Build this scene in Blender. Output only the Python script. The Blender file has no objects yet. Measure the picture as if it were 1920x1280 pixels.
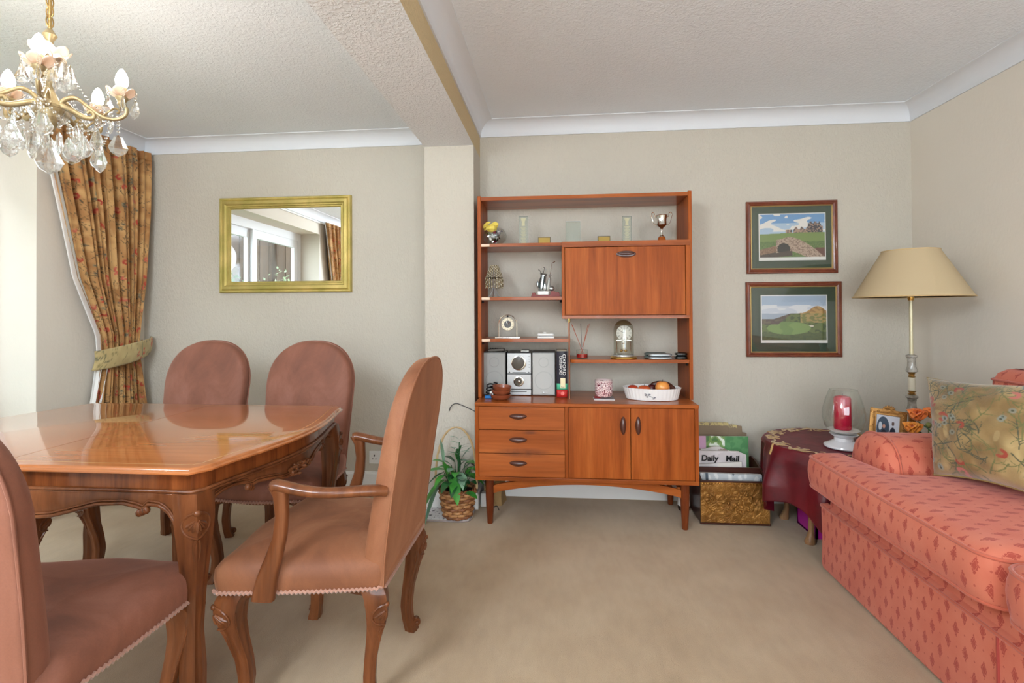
import bpy, bmesh, math, random
import numpy as np
from mathutils import Vector, Matrix, noise
PI = math.pi
C = bpy.context.scene.collection
sc = bpy.context.scene

# ---------------------------------------------------------------- camera
FPX, YAW, PITCH, ROLL, CH, CX, CY = 945.0, math.radians(5.26), .0088, .0055, 1.181, 960.0, 576.7
CAMR = Matrix.Rotation(YAW, 3, 'Z') @ Matrix.Rotation(PI/2 + PITCH, 3, 'X') @ Matrix.Rotation(-ROLL, 3, 'Z')
cd = bpy.data.cameras.new('camera'); cam = bpy.data.objects.new('camera', cd); C.objects.link(cam)
cam.matrix_world = Matrix.Translation((0, 0, CH)) @ CAMR.to_4x4()
cd.sensor_fit = 'HORIZONTAL'; cd.sensor_width = 36; cd.lens = 36*FPX/1920
cd.shift_y = (CY - 640)/1920; cd.clip_start = .05
sc.camera = cam

# ---------------------------------------------------------------- light and exposure
sc.view_settings.view_transform = 'Standard'; sc.view_settings.look = 'None'
sc.view_settings.gamma = 1; sc.view_settings.use_curve_mapping = False
sc.view_settings.exposure = 0.28
w = bpy.data.worlds.new('sky'); sc.world = w; w.use_nodes = True
wn = w.node_tree.nodes; wl = w.node_tree.links; wn.clear()
wo = wn.new('ShaderNodeOutputWorld'); bg = wn.new('ShaderNodeBackground'); tc = wn.new('ShaderNodeTexCoord')
sx = wn.new('ShaderNodeSeparateXYZ'); rp = wn.new('ShaderNodeValToRGB')
wl.new(tc.outputs['Generated'], sx.inputs[0]); wl.new(sx.outputs[2], rp.inputs[0]); wl.new(rp.outputs[0], bg.inputs[0]); wl.new(bg.outputs[0], wo.inputs[0])
rp.color_ramp.elements[0].color = (.88, .95, 1, 1); rp.color_ramp.elements[0].position = .0
rp.color_ramp.elements[1].color = (.70, .84, 1, 1); rp.color_ramp.elements[1].position = .8
bg.inputs[1].default_value = 7.5
def area(name, loc, rot, sx_, sy_, power, col=(1, 1, 1), portal=False):
    l = bpy.data.lights.new(name, 'AREA'); l.shape = 'RECTANGLE'; l.size = sx_; l.size_y = sy_; l.energy = power; l.color = col
    if portal: l.cycles.is_portal = True
    o = bpy.data.objects.new(name, l); C.objects.link(o); o.location = loc; o.rotation_euler = rot
    return o
area('patio_portal', (-3.26, 1.64, 1.1), (0, -PI/2, 0), 2.1, 1.85, 1, portal=True)
area('window_portal', (.6, -2.12, 1.35), (PI/2, 0, 0), 2.6, 1.5, 1, portal=True)
# daylight through the window behind the camera, and an added unseen fill lamp
area('window_daylight', (.6, -1.99, 1.35), (PI/2, 0, PI), 2.6, 1.45, 145*1.0, (.86, .95, 1.05))
for n, x, y, p in (('added_fill_light', -1.25, -.6, 145*.80),):
    l = bpy.data.lights.new(n, 'POINT'); l.energy = p; l.shadow_soft_size = .3; l.color = (.84, .95, 1.05)
    o = bpy.data.objects.new(n, l); C.objects.link(o); o.location = (x, y, 2.05)

# ---------------------------------------------------------------- pixel helpers (a pixel of the 1920x1280 photograph and a known depth give a point)
def at(px, py, X=None, Y=None, Z=None):
    d = CAMR @ Vector(((px-CX)/FPX, -(py-CY)/FPX, -1)); o = Vector((0, 0, CH))
    for i, q in enumerate((X, Y, Z)):
        if q is not None: return o + d*((q-o[i])/d[i])
def xat(px, Y, py=600): return at(px, py, Y=Y).x

# ---------------------------------------------------------------- materials
def lin(c):
    if max(c) > 1.0: c = tuple(q/255 for q in c)
    return tuple(q/12.92 if q <= .04045 else ((q+.055)/1.055)**2.4 for q in c[:3]) + (1,)
class Nd:
    def __init__(s, name):
        s.m = bpy.data.materials.new(name); s.m.use_nodes = True; s.t = s.m.node_tree; s.n = s.t.nodes; s.l = s.t.links
        s.b = s.n['Principled BSDF']; s.out = s.n['Material Output']
    def node(s, k, **kw):
        n = s.n.new(k)
        for a, v in kw.items(): setattr(n, a, v)
        return n
    def inp(s, n, i, v):
        if hasattr(v, 'links') or isinstance(v, bpy.types.NodeSocket): s.l.new(v, n.inputs[i])
        else: n.inputs[i].default_value = v
    def math(s, op, a, b=0.0, c=0.0):
        n = s.node('ShaderNodeMath', operation=op); s.inp(n, 0, a); s.inp(n, 1, b)
        if op in ('MULTIPLY_ADD', 'SMOOTH_MIN'): s.inp(n, 2, c)
        return n.outputs[0]
    def coord(s, scale=(1, 1, 1), kind='Object', rot=(0, 0, 0)):
        t = s.node('ShaderNodeTexCoord'); m = s.node('ShaderNodeMapping'); s.l.new(t.outputs[kind], m.inputs[0])
        m.inputs['Scale'].default_value = scale; m.inputs['Rotation'].default_value = rot
        return m.outputs[0]
    def noise(s, vec, scale=5, detail=4, rough=.5, dist=0):
        n = s.node('ShaderNodeTexNoise'); s.l.new(vec, n.inputs['Vector']); n.inputs['Scale'].default_value = scale
        n.inputs['Detail'].default_value = detail; n.inputs['Roughness'].default_value = rough; n.inputs['Distortion'].default_value = dist
        return n.outputs[0]
    def ramp(s, fac, stops):
        r = s.node('ShaderNodeValToRGB'); s.l.new(fac, r.inputs[0]); e = r.color_ramp.elements
        while len(e) < len(stops): e.new(.5)
        for q, (p, c) in zip(e, stops): q.position = p; q.color = lin(c) if not isinstance(c, (int, float)) else (c, c, c, 1)
        return r.outputs[0]
    def mix(s, fac, a, b, blend='MIX'):
        n = s.node('ShaderNodeMix', data_type='RGBA', blend_type=blend)
        s.inp(n, 0, fac); s.inp(n, 6, a); s.inp(n, 7, b)
        return n.outputs[2]
    def bump(s, h, strength=.3, dist=.01):
        b = s.node('ShaderNodeBump'); b.inputs['Strength'].default_value = strength; b.inputs['Distance'].default_value = dist
        s.l.new(h, b.inputs['Height']); s.l.new(b.outputs[0], s.b.inputs['Normal'])
    def set(s, **kw):
        for k, v in kw.items(): s.inp(s.b, k.replace('_', ' '), v)
        return s
MATS = {}
def M(name, col=None, rough=.5, metal=0, bump=None, var=None, sheen=0, coat=0, trans=0, ior=1.45, emis=0, alpha=1, spec=.5, sheen_col=None):
    """one colour, optional noise variation var=(scale, colour2, stretch) and bump=(scale, strength, dist)"""
    if name in MATS: return MATS[name]
    s = Nd(name); c = lin(col) if col else (.8, .8, .8, 1)
    s.set(Base_Color=c, Roughness=rough, Metallic=metal, IOR=ior, Alpha=alpha)
    s.b.inputs['Sheen Weight'].default_value = sheen; s.b.inputs['Coat Weight'].default_value = coat
    s.b.inputs['Coat Roughness'].default_value = .06
    s.b.inputs['Specular IOR Level'].default_value = spec
    if sheen_col: s.b.inputs['Sheen Tint'].default_value = lin(sheen_col)
    s.b.inputs['Transmission Weight'].default_value = trans
    if emis: s.b.inputs['Emission Color'].default_value = c; s.b.inputs['Emission Strength'].default_value = emis
    if var:
        v = s.coord(var[2] if len(var) > 2 else (1, 1, 1)); f = s.noise(v, var[0], 5, .6)
        s.l.new(s.ramp(f, [(.35, col), (.68, var[1])]), s.b.inputs['Base Color'])
    if bump:
        v = s.coord(bump[3] if len(bump) > 3 else (1, 1, 1)); s.bump(s.noise(v, bump[0], 3, .6), bump[1], bump[2])
    MATS[name] = s.m
    return s.m
def wood(name, dark, mid, light, axis='Z', rough=.35, coat=0, scale=1.0, stains=()):
    if name in MATS: return MATS[name]
    s = Nd(name); k = {'X': (.06, 1, 1), 'Y': (1, .06, 1), 'Z': (1, 1, .06)}[axis]
    v = s.coord(tuple(q*14*scale for q in k)); f = s.noise(v, 1.5, 6, .62, .35)
    v2 = s.coord(tuple(q*120*scale for q in k)); g = s.noise(v2, 1.2, 3, .6)
    col = s.ramp(f, [(.30, dark), (.5, mid), (.72, light)])
    gr = s.ramp(g, [(.35, .72), (.6, 1.0)])
    c_ = s.mix(.55, col, gr, 'MULTIPLY')
    if stains:                                                   # old polish stains of their own shape (x, z, half width, half height)
        sp = s.node('ShaderNodeSeparateXYZ'); s.l.new(s.coord(), sp.inputs[0]); nz = s.noise(s.coord((1, 1, 1)), 22, 3)
        for x0, z0, a, b in stains:
            dx = s.math('DIVIDE', s.math('SUBTRACT', sp.outputs[0], x0), a); dz_ = s.math('DIVIDE', s.math('SUBTRACT', sp.outputs[2], z0), b)
            d = s.math('ADD', s.math('MULTIPLY', dx, dx), s.math('MULTIPLY', dz_, dz_)); k = s.math('MULTIPLY', s.math('MAXIMUM', s.math('SUBTRACT', 1.0, d), 0.0), s.math('MULTIPLY', nz, 1.1))
            c_ = s.mix(k, c_, lin((92, 56, 46)))
    s.l.new(c_, s.b.inputs['Base Color'])
    s.set(Roughness=rough); s.b.inputs['Coat Weight'].default_value = coat; s.b.inputs['Coat Roughness'].default_value = .04; s.b.inputs['Specular IOR Level'].default_value = .15
    s.bump(g, .06, .002)
    MATS[name] = s.m
    return s.m
def vcol(name, rough=.6, sheen=0, bump=None, coat=0):
    """colour from the printed/woven pattern stored on the mesh"""
    if name in MATS: return MATS[name]
    s = Nd(name); a = s.node('ShaderNodeVertexColor'); a.layer_name = 'print'
    s.l.new(a.outputs[0], s.b.inputs['Base Color']); s.set(Roughness=rough)
    s.b.inputs['Sheen Weight'].default_value = sheen; s.b.inputs['Coat Weight'].default_value = coat
    if bump: s.bump(s.noise(s.coord(), bump[0], 3, .6), bump[1], bump[2])
    MATS[name] = s.m
    return s.m
def thin_glass(name, tint=(250, 252, 252), rough=.0, mixv=.12):
    if name in MATS: return MATS[name]
    s = Nd(name); t = s.node('ShaderNodeBsdfTransparent'); g = s.node('ShaderNodeBsdfGlossy'); mx = s.node('ShaderNodeMixShader')
    t.inputs[0].default_value = lin(tint); g.inputs['Roughness'].default_value = rough
    fr = s.node('ShaderNodeLayerWeight'); fr.inputs[0].default_value = .5
    f = s.math('MULTIPLY_ADD', s.math('POWER', fr.outputs[1], 3.5), .40, .02+mixv*.10)
    s.l.new(f, mx.inputs[0]); s.l.new(t.outputs[0], mx.inputs[1]); s.l.new(g.outputs[0], mx.inputs[2]); s.l.new(mx.outputs[0], s.out.inputs[0])
    MATS[name] = s.m
    return s.m

# ---------------------------------------------------------------- mesh builder
class MB:
    def __init__(s): s.v = []; s.f = []; s.c = None; s.mi = None
    def add(s, vs, fs):
        n = len(s.v); s.v += [tuple(p) for p in vs]; s.f += [tuple(i+n for i in f) for f in fs]; return n
    def box(s, x0, x1, y0, y1, z0, z1, rot=None, about=None):
        vs = [(x, y, z) for x in (x0, x1) for y in (y0, y1) for z in (z0, z1)]
        if rot is not None:
            c = Vector(about) if about else Vector(((x0+x1)/2, (y0+y1)/2, (z0+z1)/2)); vs = [tuple(rot @ (Vector(p)-c) + c) for p in vs]
        s.add(vs, [(0, 1, 3, 2), (4, 6, 7, 5), (0, 4, 5, 1), (2, 3, 7, 6), (0, 2, 6, 4), (1, 5, 7, 3)]); return s
    def loft(s, rings, cap0=True, cap1=True, close=True, loopclose=False):
        n = len(rings[0]); b = s.add([p for r in rings for p in r], [])
        m = len(rings)
        for i in range(m if loopclose else m-1):
            for j in range(n if close else n-1):
                j2 = (j+1) % n; i2 = (i+1) % m
                s.f.append((b+i*n+j, b+i*n+j2, b+i2*n+j2, b+i2*n+j))
        if cap0 and not loopclose: s.f.append(tuple(b+j for j in reversed(range(n))))
        if cap1 and not loopclose: s.f.append(tuple(b+(m-1)*n+j for j in range(n)))
        return s
    def fan(s, ring, centre, flip=False):
        b = s.add(list(ring)+[centre], []); n = len(ring)
        for j in range(n):
            q = (b+j, b+(j+1) % n, b+n); s.f.append(q[::-1] if flip else q)
        return s
    def prism(s, pts, a, b, axis='Z'):
        def mk(p, h): return {'Z': (p[0], p[1], h), 'Y': (p[0], h, p[1]), 'X': (h, p[0], p[1])}[axis]
        return s.loft([[mk(p, a) for p in pts], [mk(p, b) for p in pts]])
    def lathe(s, prof, c=(0, 0, 0), n=24, axis=None, flute=0, nf=8):
        rings = []
        for r, z in prof:
            rings.append([(c[0]+r*(1+flute*math.cos(nf*2*PI*j/n))*math.cos(2*PI*j/n), c[1]+r*(1+flute*math.cos(nf*2*PI*j/n))*math.sin(2*PI*j/n), c[2]+z) for j in range(n)])
        b = len(s.v); s.loft(rings, prof[0][0] > 1e-5, prof[-1][0] > 1e-5)
        if axis is not None:
            R = Vector((0, 0, 1)).rotation_difference(Vector(axis).normalized()).to_matrix(); cc = Vector(c)
            for i in range(b, len(s.v)): s.v[i] = tuple(R @ (Vector(s.v[i])-cc)+cc)
        return s
    def tube(s, path, r, n=8, closed=False, flat=None):
        path = [Vector(p) for p in path]; m = len(path); rings = []; up = None
        for i, p in enumerate(path):
            if closed: t = path[(i+1) % m]-path[i-1]
            else: t = path[min(i+1, m-1)]-path[max(i-1, 0)]
            t = t.normalized() if t.length > 1e-9 else Vector((0, 0, 1))
            if up is None:
                up = Vector((0, 0, 1)) if abs(t.z) < .9 else Vector((1, 0, 0))
            up = (up - t*up.dot(t)); up = up.normalized() if up.length > 1e-6 else Vector((0, 1, 0)); sd = t.cross(up)
            rr = r[i] if isinstance(r, (list, tuple)) else r
            ra, rb = (rr, rr*flat) if flat else (rr, rr)
            rings.append([p + sd*(ra*math.cos(2*PI*j/n)) + up*(rb*math.sin(2*PI*j/n)) for j in range(n)])
        return s.loft(rings, loopclose=closed)
    def ell(s, c, r, seg=12, rings=8, rot=None):
        r = (r, r, r) if isinstance(r, (int, float)) else r; rg = []
        for i in range(1, rings):
            a = PI*i/rings; rg.append([(r[0]*math.sin(a)*math.cos(2*PI*j/seg), r[1]*math.sin(a)*math.sin(2*PI*j/seg), -r[2]*math.cos(a)) for j in range(seg)])
        b = len(s.v); s.loft(rg, False, False); s.fan(rg[0], (0, 0, -r[2]), True); s.fan(rg[-1], (0, 0, r[2]))
        for i in range(b, len(s.v)):
            p = Vector(s.v[i]); p = rot @ p if rot is not None else p; s.v[i] = tuple(p+Vector(c))
        return s
    def grid(s, fn, nu, nv, closeu=False):
        b = s.add([fn(i/(nu if closeu else nu-1), j/(nv-1)) for j in range(nv) for i in range(nu)], [])
        for j in range(nv-1):
            for i in range(nu if closeu else nu-1):
                i2 = (i+1) % nu; s.f.append((b+j*nu+i, b+j*nu+i2, b+(j+1)*nu+i2, b+(j+1)*nu+i))
        return s
    def xf(s, mat, start=0):
        for i in range(start, len(s.v)): s.v[i] = tuple(mat @ Vector(s.v[i]))
        return s
    def build(s, name, mat, parent=None, smooth=35, bevel=0, label=None, cat=None, group=None, kind=None, uv=False, cols=None, weld=False, fixn=True, solid=0, bseg=2):
        me = bpy.data.meshes.new(name); off = Vector(ORIG.get(parent.name, (0, 0, 0))) if parent else Vector((0, 0, 0))
        o = bpy.data.objects.new(name, me); C.objects.link(o)
        if parent is None and kind != 'structure':
            a = np.array(s.v); off = Vector(((a[:, 0].min()+a[:, 0].max())/2, (a[:, 1].min()+a[:, 1].max())/2, a[:, 2].min())); o.location = off
            ORIG[o.name] = tuple(off)
        elif parent is not None:
            o.parent = parent; ORIG[o.name] = tuple(off)
        me.from_pydata([tuple(Vector(p)-off) for p in s.v], [], s.f)
        if fixn or weld:
            bm = bmesh.new(); bm.from_mesh(me)
            if weld: bmesh.ops.remove_doubles(bm, verts=bm.verts, dist=1e-5)
            if fixn: bmesh.ops.recalc_face_normals(bm, faces=bm.faces)
            bm.to_mesh(me); bm.free()
        if smooth is not None:
            me.polygons.foreach_set('use_smooth', [True]*len(me.polygons)); me.set_sharp_from_angle(angle=math.radians(smooth))
        if uv: boxuv(me, off)
        if cols is not None:
            ca = me.color_attributes.new('print', 'FLOAT_COLOR', 'POINT'); a = np.ones((len(me.vertices), 4), np.float32); a[:, :3] = cols; ca.data.foreach_set('color', a.ravel())
        for m in (mat if isinstance(mat, (list, tuple)) else [mat]): me.materials.append(m)
        if s.mi is not None: me.polygons.foreach_set('material_index', s.mi)
        if solid:
            md = o.modifiers.new('thickness', 'SOLIDIFY'); md.thickness = solid; md.offset = 0
        if bevel:
            md = o.modifiers.new('bevel', 'BEVEL'); md.width = bevel; md.segments = bseg; md.limit_method = 'ANGLE'; md.angle_limit = math.radians(40); md.harden_normals = False
        tag(o, label, cat, group, kind)
        return o
ORIG = {}
def boxuv(me, off):
    uvl = me.uv_layers.new(name='UVMap'); co = np.empty(len(me.vertices)*3); me.vertices.foreach_get('co', co); co = co.reshape(-1, 3)+np.array(off)
    for p in me.polygons:
        n = p.normal; ax = max(range(3), key=lambda i: abs(n[i]))
        for li in p.loop_indices:
            q = co[me.loops[li].vertex_index]
            uvl.data[li].uv = {0: (q[1], q[2]), 1: (q[0], q[2]), 2: (q[1], q[0])}[ax]
def tag(o, label=None, cat=None, group=None, kind=None):
    if label: o['label'] = label
    if cat: o['category'] = cat
    if group: o['group'] = group
    if kind: o['kind'] = kind
    return o
def thing(name, label, cat, loc=(0, 0, 0), rz=0, group=None, world=False):
    o = bpy.data.objects.new(name, None); C.objects.link(o); o.location = loc; o.rotation_euler = (0, 0, rz); o.empty_display_size = .1
    if world: ORIG[o.name] = tuple(loc)
    return tag(o, label, cat, group)
def part(name, mb, mat, parent, **kw): return mb.build(name, mat, parent, **kw)
def struct(name, mb, mat, **kw): return mb.build(name, mat, kind='structure', **kw)
def copy_tree(o, parent=None):
    c = o.copy(); C.objects.link(c)
    if parent is not None: c.parent = parent
    ORIG[c.name] = ORIG.get(o.name, (0, 0, 0))
    for ch in list(o.children): copy_tree(ch, c)
    return c
def lerp(a, b, t): return a+(b-a)*t
def interp(xs, ys, x): return float(np.interp(x, xs, ys))
def smoothpath(pts, n=8):
    """Catmull-Rom through the points"""
    P = [Vector(p) for p in pts]; out = []
    for i in range(len(P)-1):
        p0, p1, p2, p3 = P[max(i-1, 0)], P[i], P[i+1], P[min(i+2, len(P)-1)]
        for k in range(n):
            t = k/n; out.append(.5*((2*p1)+(p2-p0)*t+(2*p0-5*p1+4*p2-p3)*t*t+(3*p1-p0-3*p2+p3)*t**3))
    out.append(P[-1]); return out
def text(name, s, mat, parent, loc, rot, size, ext=.0003, sx=1, shear=0, offset=0):
    cu = bpy.data.curves.new(name, 'FONT'); cu.body = s; cu.size = size; cu.extrude = ext; cu.align_x = 'CENTER'; cu.align_y = 'CENTER'; cu.shear = shear; cu.offset = offset
    tmp = bpy.data.objects.new(name+'_outline', cu); C.objects.link(tmp); bpy.context.view_layer.update()
    me = bpy.data.meshes.new_from_object(tmp); bpy.data.objects.remove(tmp); bpy.data.curves.remove(cu); me.name = name; me.materials.clear(); me.materials.append(mat)
    o = bpy.data.objects.new(name, me); C.objects.link(o)
    o.parent = parent; off = Vector(ORIG.get(parent.name, (0, 0, 0))); o.location = Vector(loc)-off; o.rotation_euler = rot; o.scale = (sx, 1, 1)
    return o
def card(name, o, ux, vy, nu, nv, fn, mat, parent=None, th=.0015, **kw):
    """flat print: colours of fn(u, v) woven into a grid spanned by two edges, with a little thickness"""
    o, ux, vy = Vector(o), Vector(ux), Vector(vy); nn = ux.cross(vy).normalized()*th
    mb = MB(); mb.grid(lambda u, v: o+ux*u+vy*v, nu, nv)
    cols = [lin(fn(i/(nu-1), j/(nv-1)))[:3] for j in range(nv) for i in range(nu)]
    b = mb.add([o, o+ux, o+ux+vy, o+vy, o-nn, o+ux-nn, o+ux+vy-nn, o+vy-nn], [(4, 7, 6, 5), (0, 4, 5, 1), (1, 5, 6, 2), (2, 6, 7, 3), (3, 7, 4, 0)])
    cols += [lin((225, 222, 215))[:3]]*8
    return mb.build(name, mat, parent, cols=cols, fixn=False, smooth=None, **kw)

# ---------------------------------------------------------------- materials in use
def paper_wall(name, col, bscale=90, strength=.35):
    s = Nd(name); v = s.coord((1, 1, .55)); n1 = s.noise(v, bscale, 2, .5, .6); n2 = s.noise(s.coord(), 2.2, 3)
    s.l.new(s.ramp(n2, [(.3, tuple(q*.985 for q in col)), (.7, col)]), s.b.inputs['Base Color'])
    s.set(Roughness=.75); s.bump(s.ramp(n1, [(.42, 0.0), (.62, 1.0)]), strength, .0035)
    return s.m
m_wall = paper_wall('cream_embossed_wallpaper', (199, 191, 177))
m_wallr = paper_wall('cream_wall_lit_tone', (226, 217, 203), 60, .06)  # lighter base colour stands in for missing light on the right wall
m_ceil = paper_wall('stippled_white_ceiling', (238, 243, 249), 75, .38)
m_coving = M('white_coving', (224, 226, 230), .5)
m_white = M('white_gloss_paint', (232, 230, 226), .4)
m_upvc = M('white_plastic_frame', (235, 237, 240), .35)
def carpet():
    s = Nd('beige_carpet'); v = s.coord(); n1 = s.noise(v, 4, 4); n2 = s.noise(v, 420, 2, .7); n3 = s.noise(s.coord((1, .35, 1), rot=(0, 0, .6)), 26, 4, .6)
    c = s.ramp(n1, [(.3, (180, 151, 115)), (.7, (192, 165, 130))])
    c = s.mix(.5, c, s.ramp(n3, [(.35, .86), (.6, 1.0)]), 'MULTIPLY')
    s.l.new(s.mix(.4, c, s.ramp(n2, [(.3, .72), (.6, 1.0)]), 'MULTIPLY'), s.b.inputs['Base Color'])
    s.set(Roughness=.95); s.b.inputs['Sheen Weight'].default_value = .25
    h = s.math('ADD', s.math('MULTIPLY', n3, .8), n2); s.bump(h, .5, .006)
    return s.m
m_carpet = carpet()
def velvet(name, c1, c2, c3, sheen=.6, st=(225, 175, 165)):
    s = Nd(name); v = s.coord((1, 1, .5)); n1 = s.noise(v, 5, 5, .6, .6); n2 = s.noise(s.coord(), 260, 2, .7)
    c = s.ramp(n1, [(.34, c1), (.5, c2), (.66, c3)])
    s.l.new(s.mix(.35, c, s.ramp(n2, [(.3, .75), (.65, 1.0)]), 'MULTIPLY'), s.b.inputs['Base Color'])
    s.set(Roughness=.7); s.b.inputs['Sheen Weight'].default_value = sheen; s.b.inputs['Sheen Tint'].default_value = lin(st); s.b.inputs['Sheen Roughness'].default_value = .35
    s.bump(n2, .12, .002)
    return s.m
m_velvet = velvet('dusty_rose_velvet', (114, 69, 52), (132, 81, 61), (148, 96, 78), .5, (225, 170, 150))
m_velvet_arm = velvet('russet_velvet', (116, 68, 41), (136, 83, 52), (152, 100, 68), .35, (230, 170, 130))
m_gimp = M('pink_braid', (170, 124, 104), .8, sheen=.3, bump=(300, .5, .003))
m_wal = wood('walnut_carved', (70, 36, 20), (112, 64, 36), (142, 86, 52), 'Z', .3, .35, .6)
m_top = wood('table_top_veneer', (150, 84, 42), (178, 106, 58), (192, 122, 74), 'X', .16, .9, .35)
m_band = wood('table_band_veneer', (84, 40, 18), (122, 64, 30), (146, 80, 40), 'Z', .22, .5, 1.2)
m_inlay = M('pale_inlay', (224, 176, 120), .2, coat=.5)
m_teak_v = wood('teak_upright_grain', (130, 60, 18), (162, 80, 28), (182, 98, 40), 'Z', .42, .0, .8)
m_teak_h = wood('teak_level_grain', (130, 62, 24), (164, 84, 34), (184, 102, 46), 'X', .30, .25, .8)
m_teak_d = wood('teak_drawer_fronts', (140, 70, 32), (168, 88, 40), (184, 102, 52), 'X', .42, .0, .5, stains=((-.36, .668, .16, .030), (-.34, .408, .17, .030), (-.30, .52, .05, .012)))
m_afr = M('dark_rosewood_handle', (84, 48, 38), .32, coat=.4)
m_teak_l = wood('dark_teak_legs', (84, 36, 16), (112, 52, 24), (136, 70, 36), 'Z', .35, .2, .8)
m_black = M('black_plastic', (22, 22, 24), .35)
m_brass = M('polished_brass', (200, 158, 84), .25, metal=1)
m_gold = M('gilt_metal', (186, 154, 100), .35, metal=1, bump=(160, .5, .003))
m_chrome = M('bright_silver', (215, 212, 205), .14, metal=1)
m_silver = M('brushed_silver', (190, 192, 194), .32, metal=.7)
m_glass = thin_glass('clear_glass')
m_glassb = thin_glass('bevelled_clear_glass', (253, 254, 253), mixv=.3)
m_red = M('ruby_liquid', (160, 20, 24), .1, coat=.5)

# ---------------------------------------------------------------- room shell
XL, XR, YB, YD, YR, HC = -2.95, 2.13, 3.25, 3.35, -2.0, 2.41
PX0, PX1, PY = -.806, -.504, 3.0
struct('floor', MB().box(-3.32, 2.3, YR-.15, 3.5, -.06, 0), m_carpet, smooth=None)
struct('ceiling_dining', MB().box(-3.32, PX0, YR-.15, 3.5, HC, HC+.06), m_ceil, smooth=None)
struct('ceiling_living', MB().box(PX1, 2.3, YR-.15, 3.5, HC, HC+.06), m_ceil, smooth=None)
struct('wall_back_living', MB().box(PX1, 2.3, YB, YB+.2, 0, HC), m_wall, smooth=None)
struct('wall_back_dining', MB().box(-3.32, PX0, YD, YD+.1, 0, HC), m_wall, smooth=None)
struct('wall_pillar', MB().box(PX0, PX1, PY, 3.45, 0, 2.19), m_wall, smooth=None)
struct('wall_right', MB().box(XR, XR+.17, YR-.15, YB, 0, HC), m_wallr, smooth=None)
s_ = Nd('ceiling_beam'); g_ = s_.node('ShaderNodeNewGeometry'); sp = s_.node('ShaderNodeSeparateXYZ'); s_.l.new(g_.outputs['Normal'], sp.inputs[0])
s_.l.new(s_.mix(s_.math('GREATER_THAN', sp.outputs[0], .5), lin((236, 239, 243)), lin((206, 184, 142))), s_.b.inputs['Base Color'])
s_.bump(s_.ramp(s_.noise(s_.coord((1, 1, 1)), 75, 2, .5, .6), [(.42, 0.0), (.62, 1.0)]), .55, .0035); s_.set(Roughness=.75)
struct('ceiling_beam', MB().box(PX0, PX1, YR, 3.45, 2.19, HC+.06), s_.m, smooth=None)
# left wall with the patio recess
RY0, RY1, RH, RX = .68, 2.60, 2.16, -3.22
struct('wall_left', MB().box(XL-.35, XL, RY1, 3.35, 0, HC).box(XL-.35, XL, YR-.15, RY0, 0, HC).box(XL-.35, XL, RY0, RY1, RH, HC), m_wallr, smooth=None)
struct('wall_rear', MB().box(-3.32, -.75, YR-.12, YR, 0, HC).box(1.95, 2.3, YR-.12, YR, 0, HC).box(-.75, 1.95, YR-.12, YR, 0, .6).box(-.75, 1.95, YR-.12, YR, 2.1, HC), m_wallr, smooth=None)
# patio door: outer frame and two sashes
pd = thing('door_1', None, None, (RX, (RY0+RY1)/2, 0), world=True); pd['kind'] = 'structure'
f = MB(); x0, x1 = RX-.06, RX+.03
f.box(x0, x1, RY0, RY0+.07, 0, RH).box(x0, x1, RY1-.07, RY1, 0, RH).box(x0, x1, RY0+.07, RY1-.07, RH-.09, RH).box(x0, x1, RY0+.07, RY1-.07, 0, .05)
part('door_frame', f, m_upvc, pd, smooth=None)
for a, b in ((RY0+.07, 1.66), (1.62, RY1-.07)):
    g = MB(); xa = RX-.055 if a > 1 else RX-.018
    g.box(xa, xa+.04, a, a+.075, .05, RH-.09).box(xa, xa+.04, b-.075, b, .05, RH-.09).box(xa, xa+.04, a+.075, b-.075, .05, .14).box(xa, xa+.04, a+.075, b-.075, RH-.18, RH-.09)
    sa = part('sash', g, m_upvc, pd, smooth=None)
    part('pane', MB().box(xa+.015, xa+.022, a+.076, b-.076, .141, RH-.181), m_glass, sa, smooth=None)
# window behind the camera
wd = thing('window_1', None, None, (.6, YR-.06, .6), world=True); wd['kind'] = 'structure'
g = MB()
for a in (-.75, .6-.03, 1.89): g.box(a, a+.06, YR-.10, YR-.03, .66, 2.04)
g.box(-.75, 1.95, YR-.10, YR-.03, .6, .66).box(-.75, 1.95, YR-.10, YR-.03, 2.04, 2.1)
part('window_frame', g, m_upvc, wd, smooth=None)
for a, b in ((-.7, .58), (.62, 1.9)): part('pane', MB().box(a+.011, b-.011, YR-.07, YR-.065, .661, 2.039), m_glass, wd, smooth=None)

# coving and skirting
def cove_prof(n=7, a=.09):
    pts = [(0, -a), (.008, -a)]
    for i in range(n+1):
        t = PI/2*i/n; pts.append((.008+(a-.016)*(1-math.cos(t)), -a+.006+(a-.012)*math.sin(t)))
    return pts + [(a, -.004), (a, 0), (0, 0)]
def run(prof, p0, p1, inward, m0=0, m1=0):
    """profile (out, up) swept from p0 to p1 along a wall; m0, m1: mitre per unit of out"""
    p0, p1, w_ = Vector(p0), Vector(p1), Vector(inward); d = (p1-p0).normalized(); mb = MB()
    mb.loft([[p0+w_*q[0]+Vector((0, 0, q[1]))+d*(m0*q[0]) for q in prof], [p1+w_*q[0]+Vector((0, 0, q[1]))-d*(m1*q[0]) for q in prof]])
    return mb
cp = cove_prof()
n = 0
for p0, p1, w_, a, b in (((PX1, YB, HC), (XR, YB, HC), (0, -1, 0), 1, 1), ((XR, YB, HC), (XR, YR, HC), (-1, 0, 0), 1, 0), ((PX1, YB, HC), (PX1, YR, HC), (1, 0, 0), 1, 0),
                         ((XL, YD, HC), (PX0, YD, HC), (0, -1, 0), 1, 0), ((XL, YD, HC), (XL, YR, HC), (1, 0, 0), 1, 0)):
    n += 1; struct('trim_%d' % n, run(cp, p0, p1, w_, a, b), m_coving, smooth=30)
bp = [(0, 0), (.018, 0), (.018, .085), (.012, .098), (0, .1)]
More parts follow.
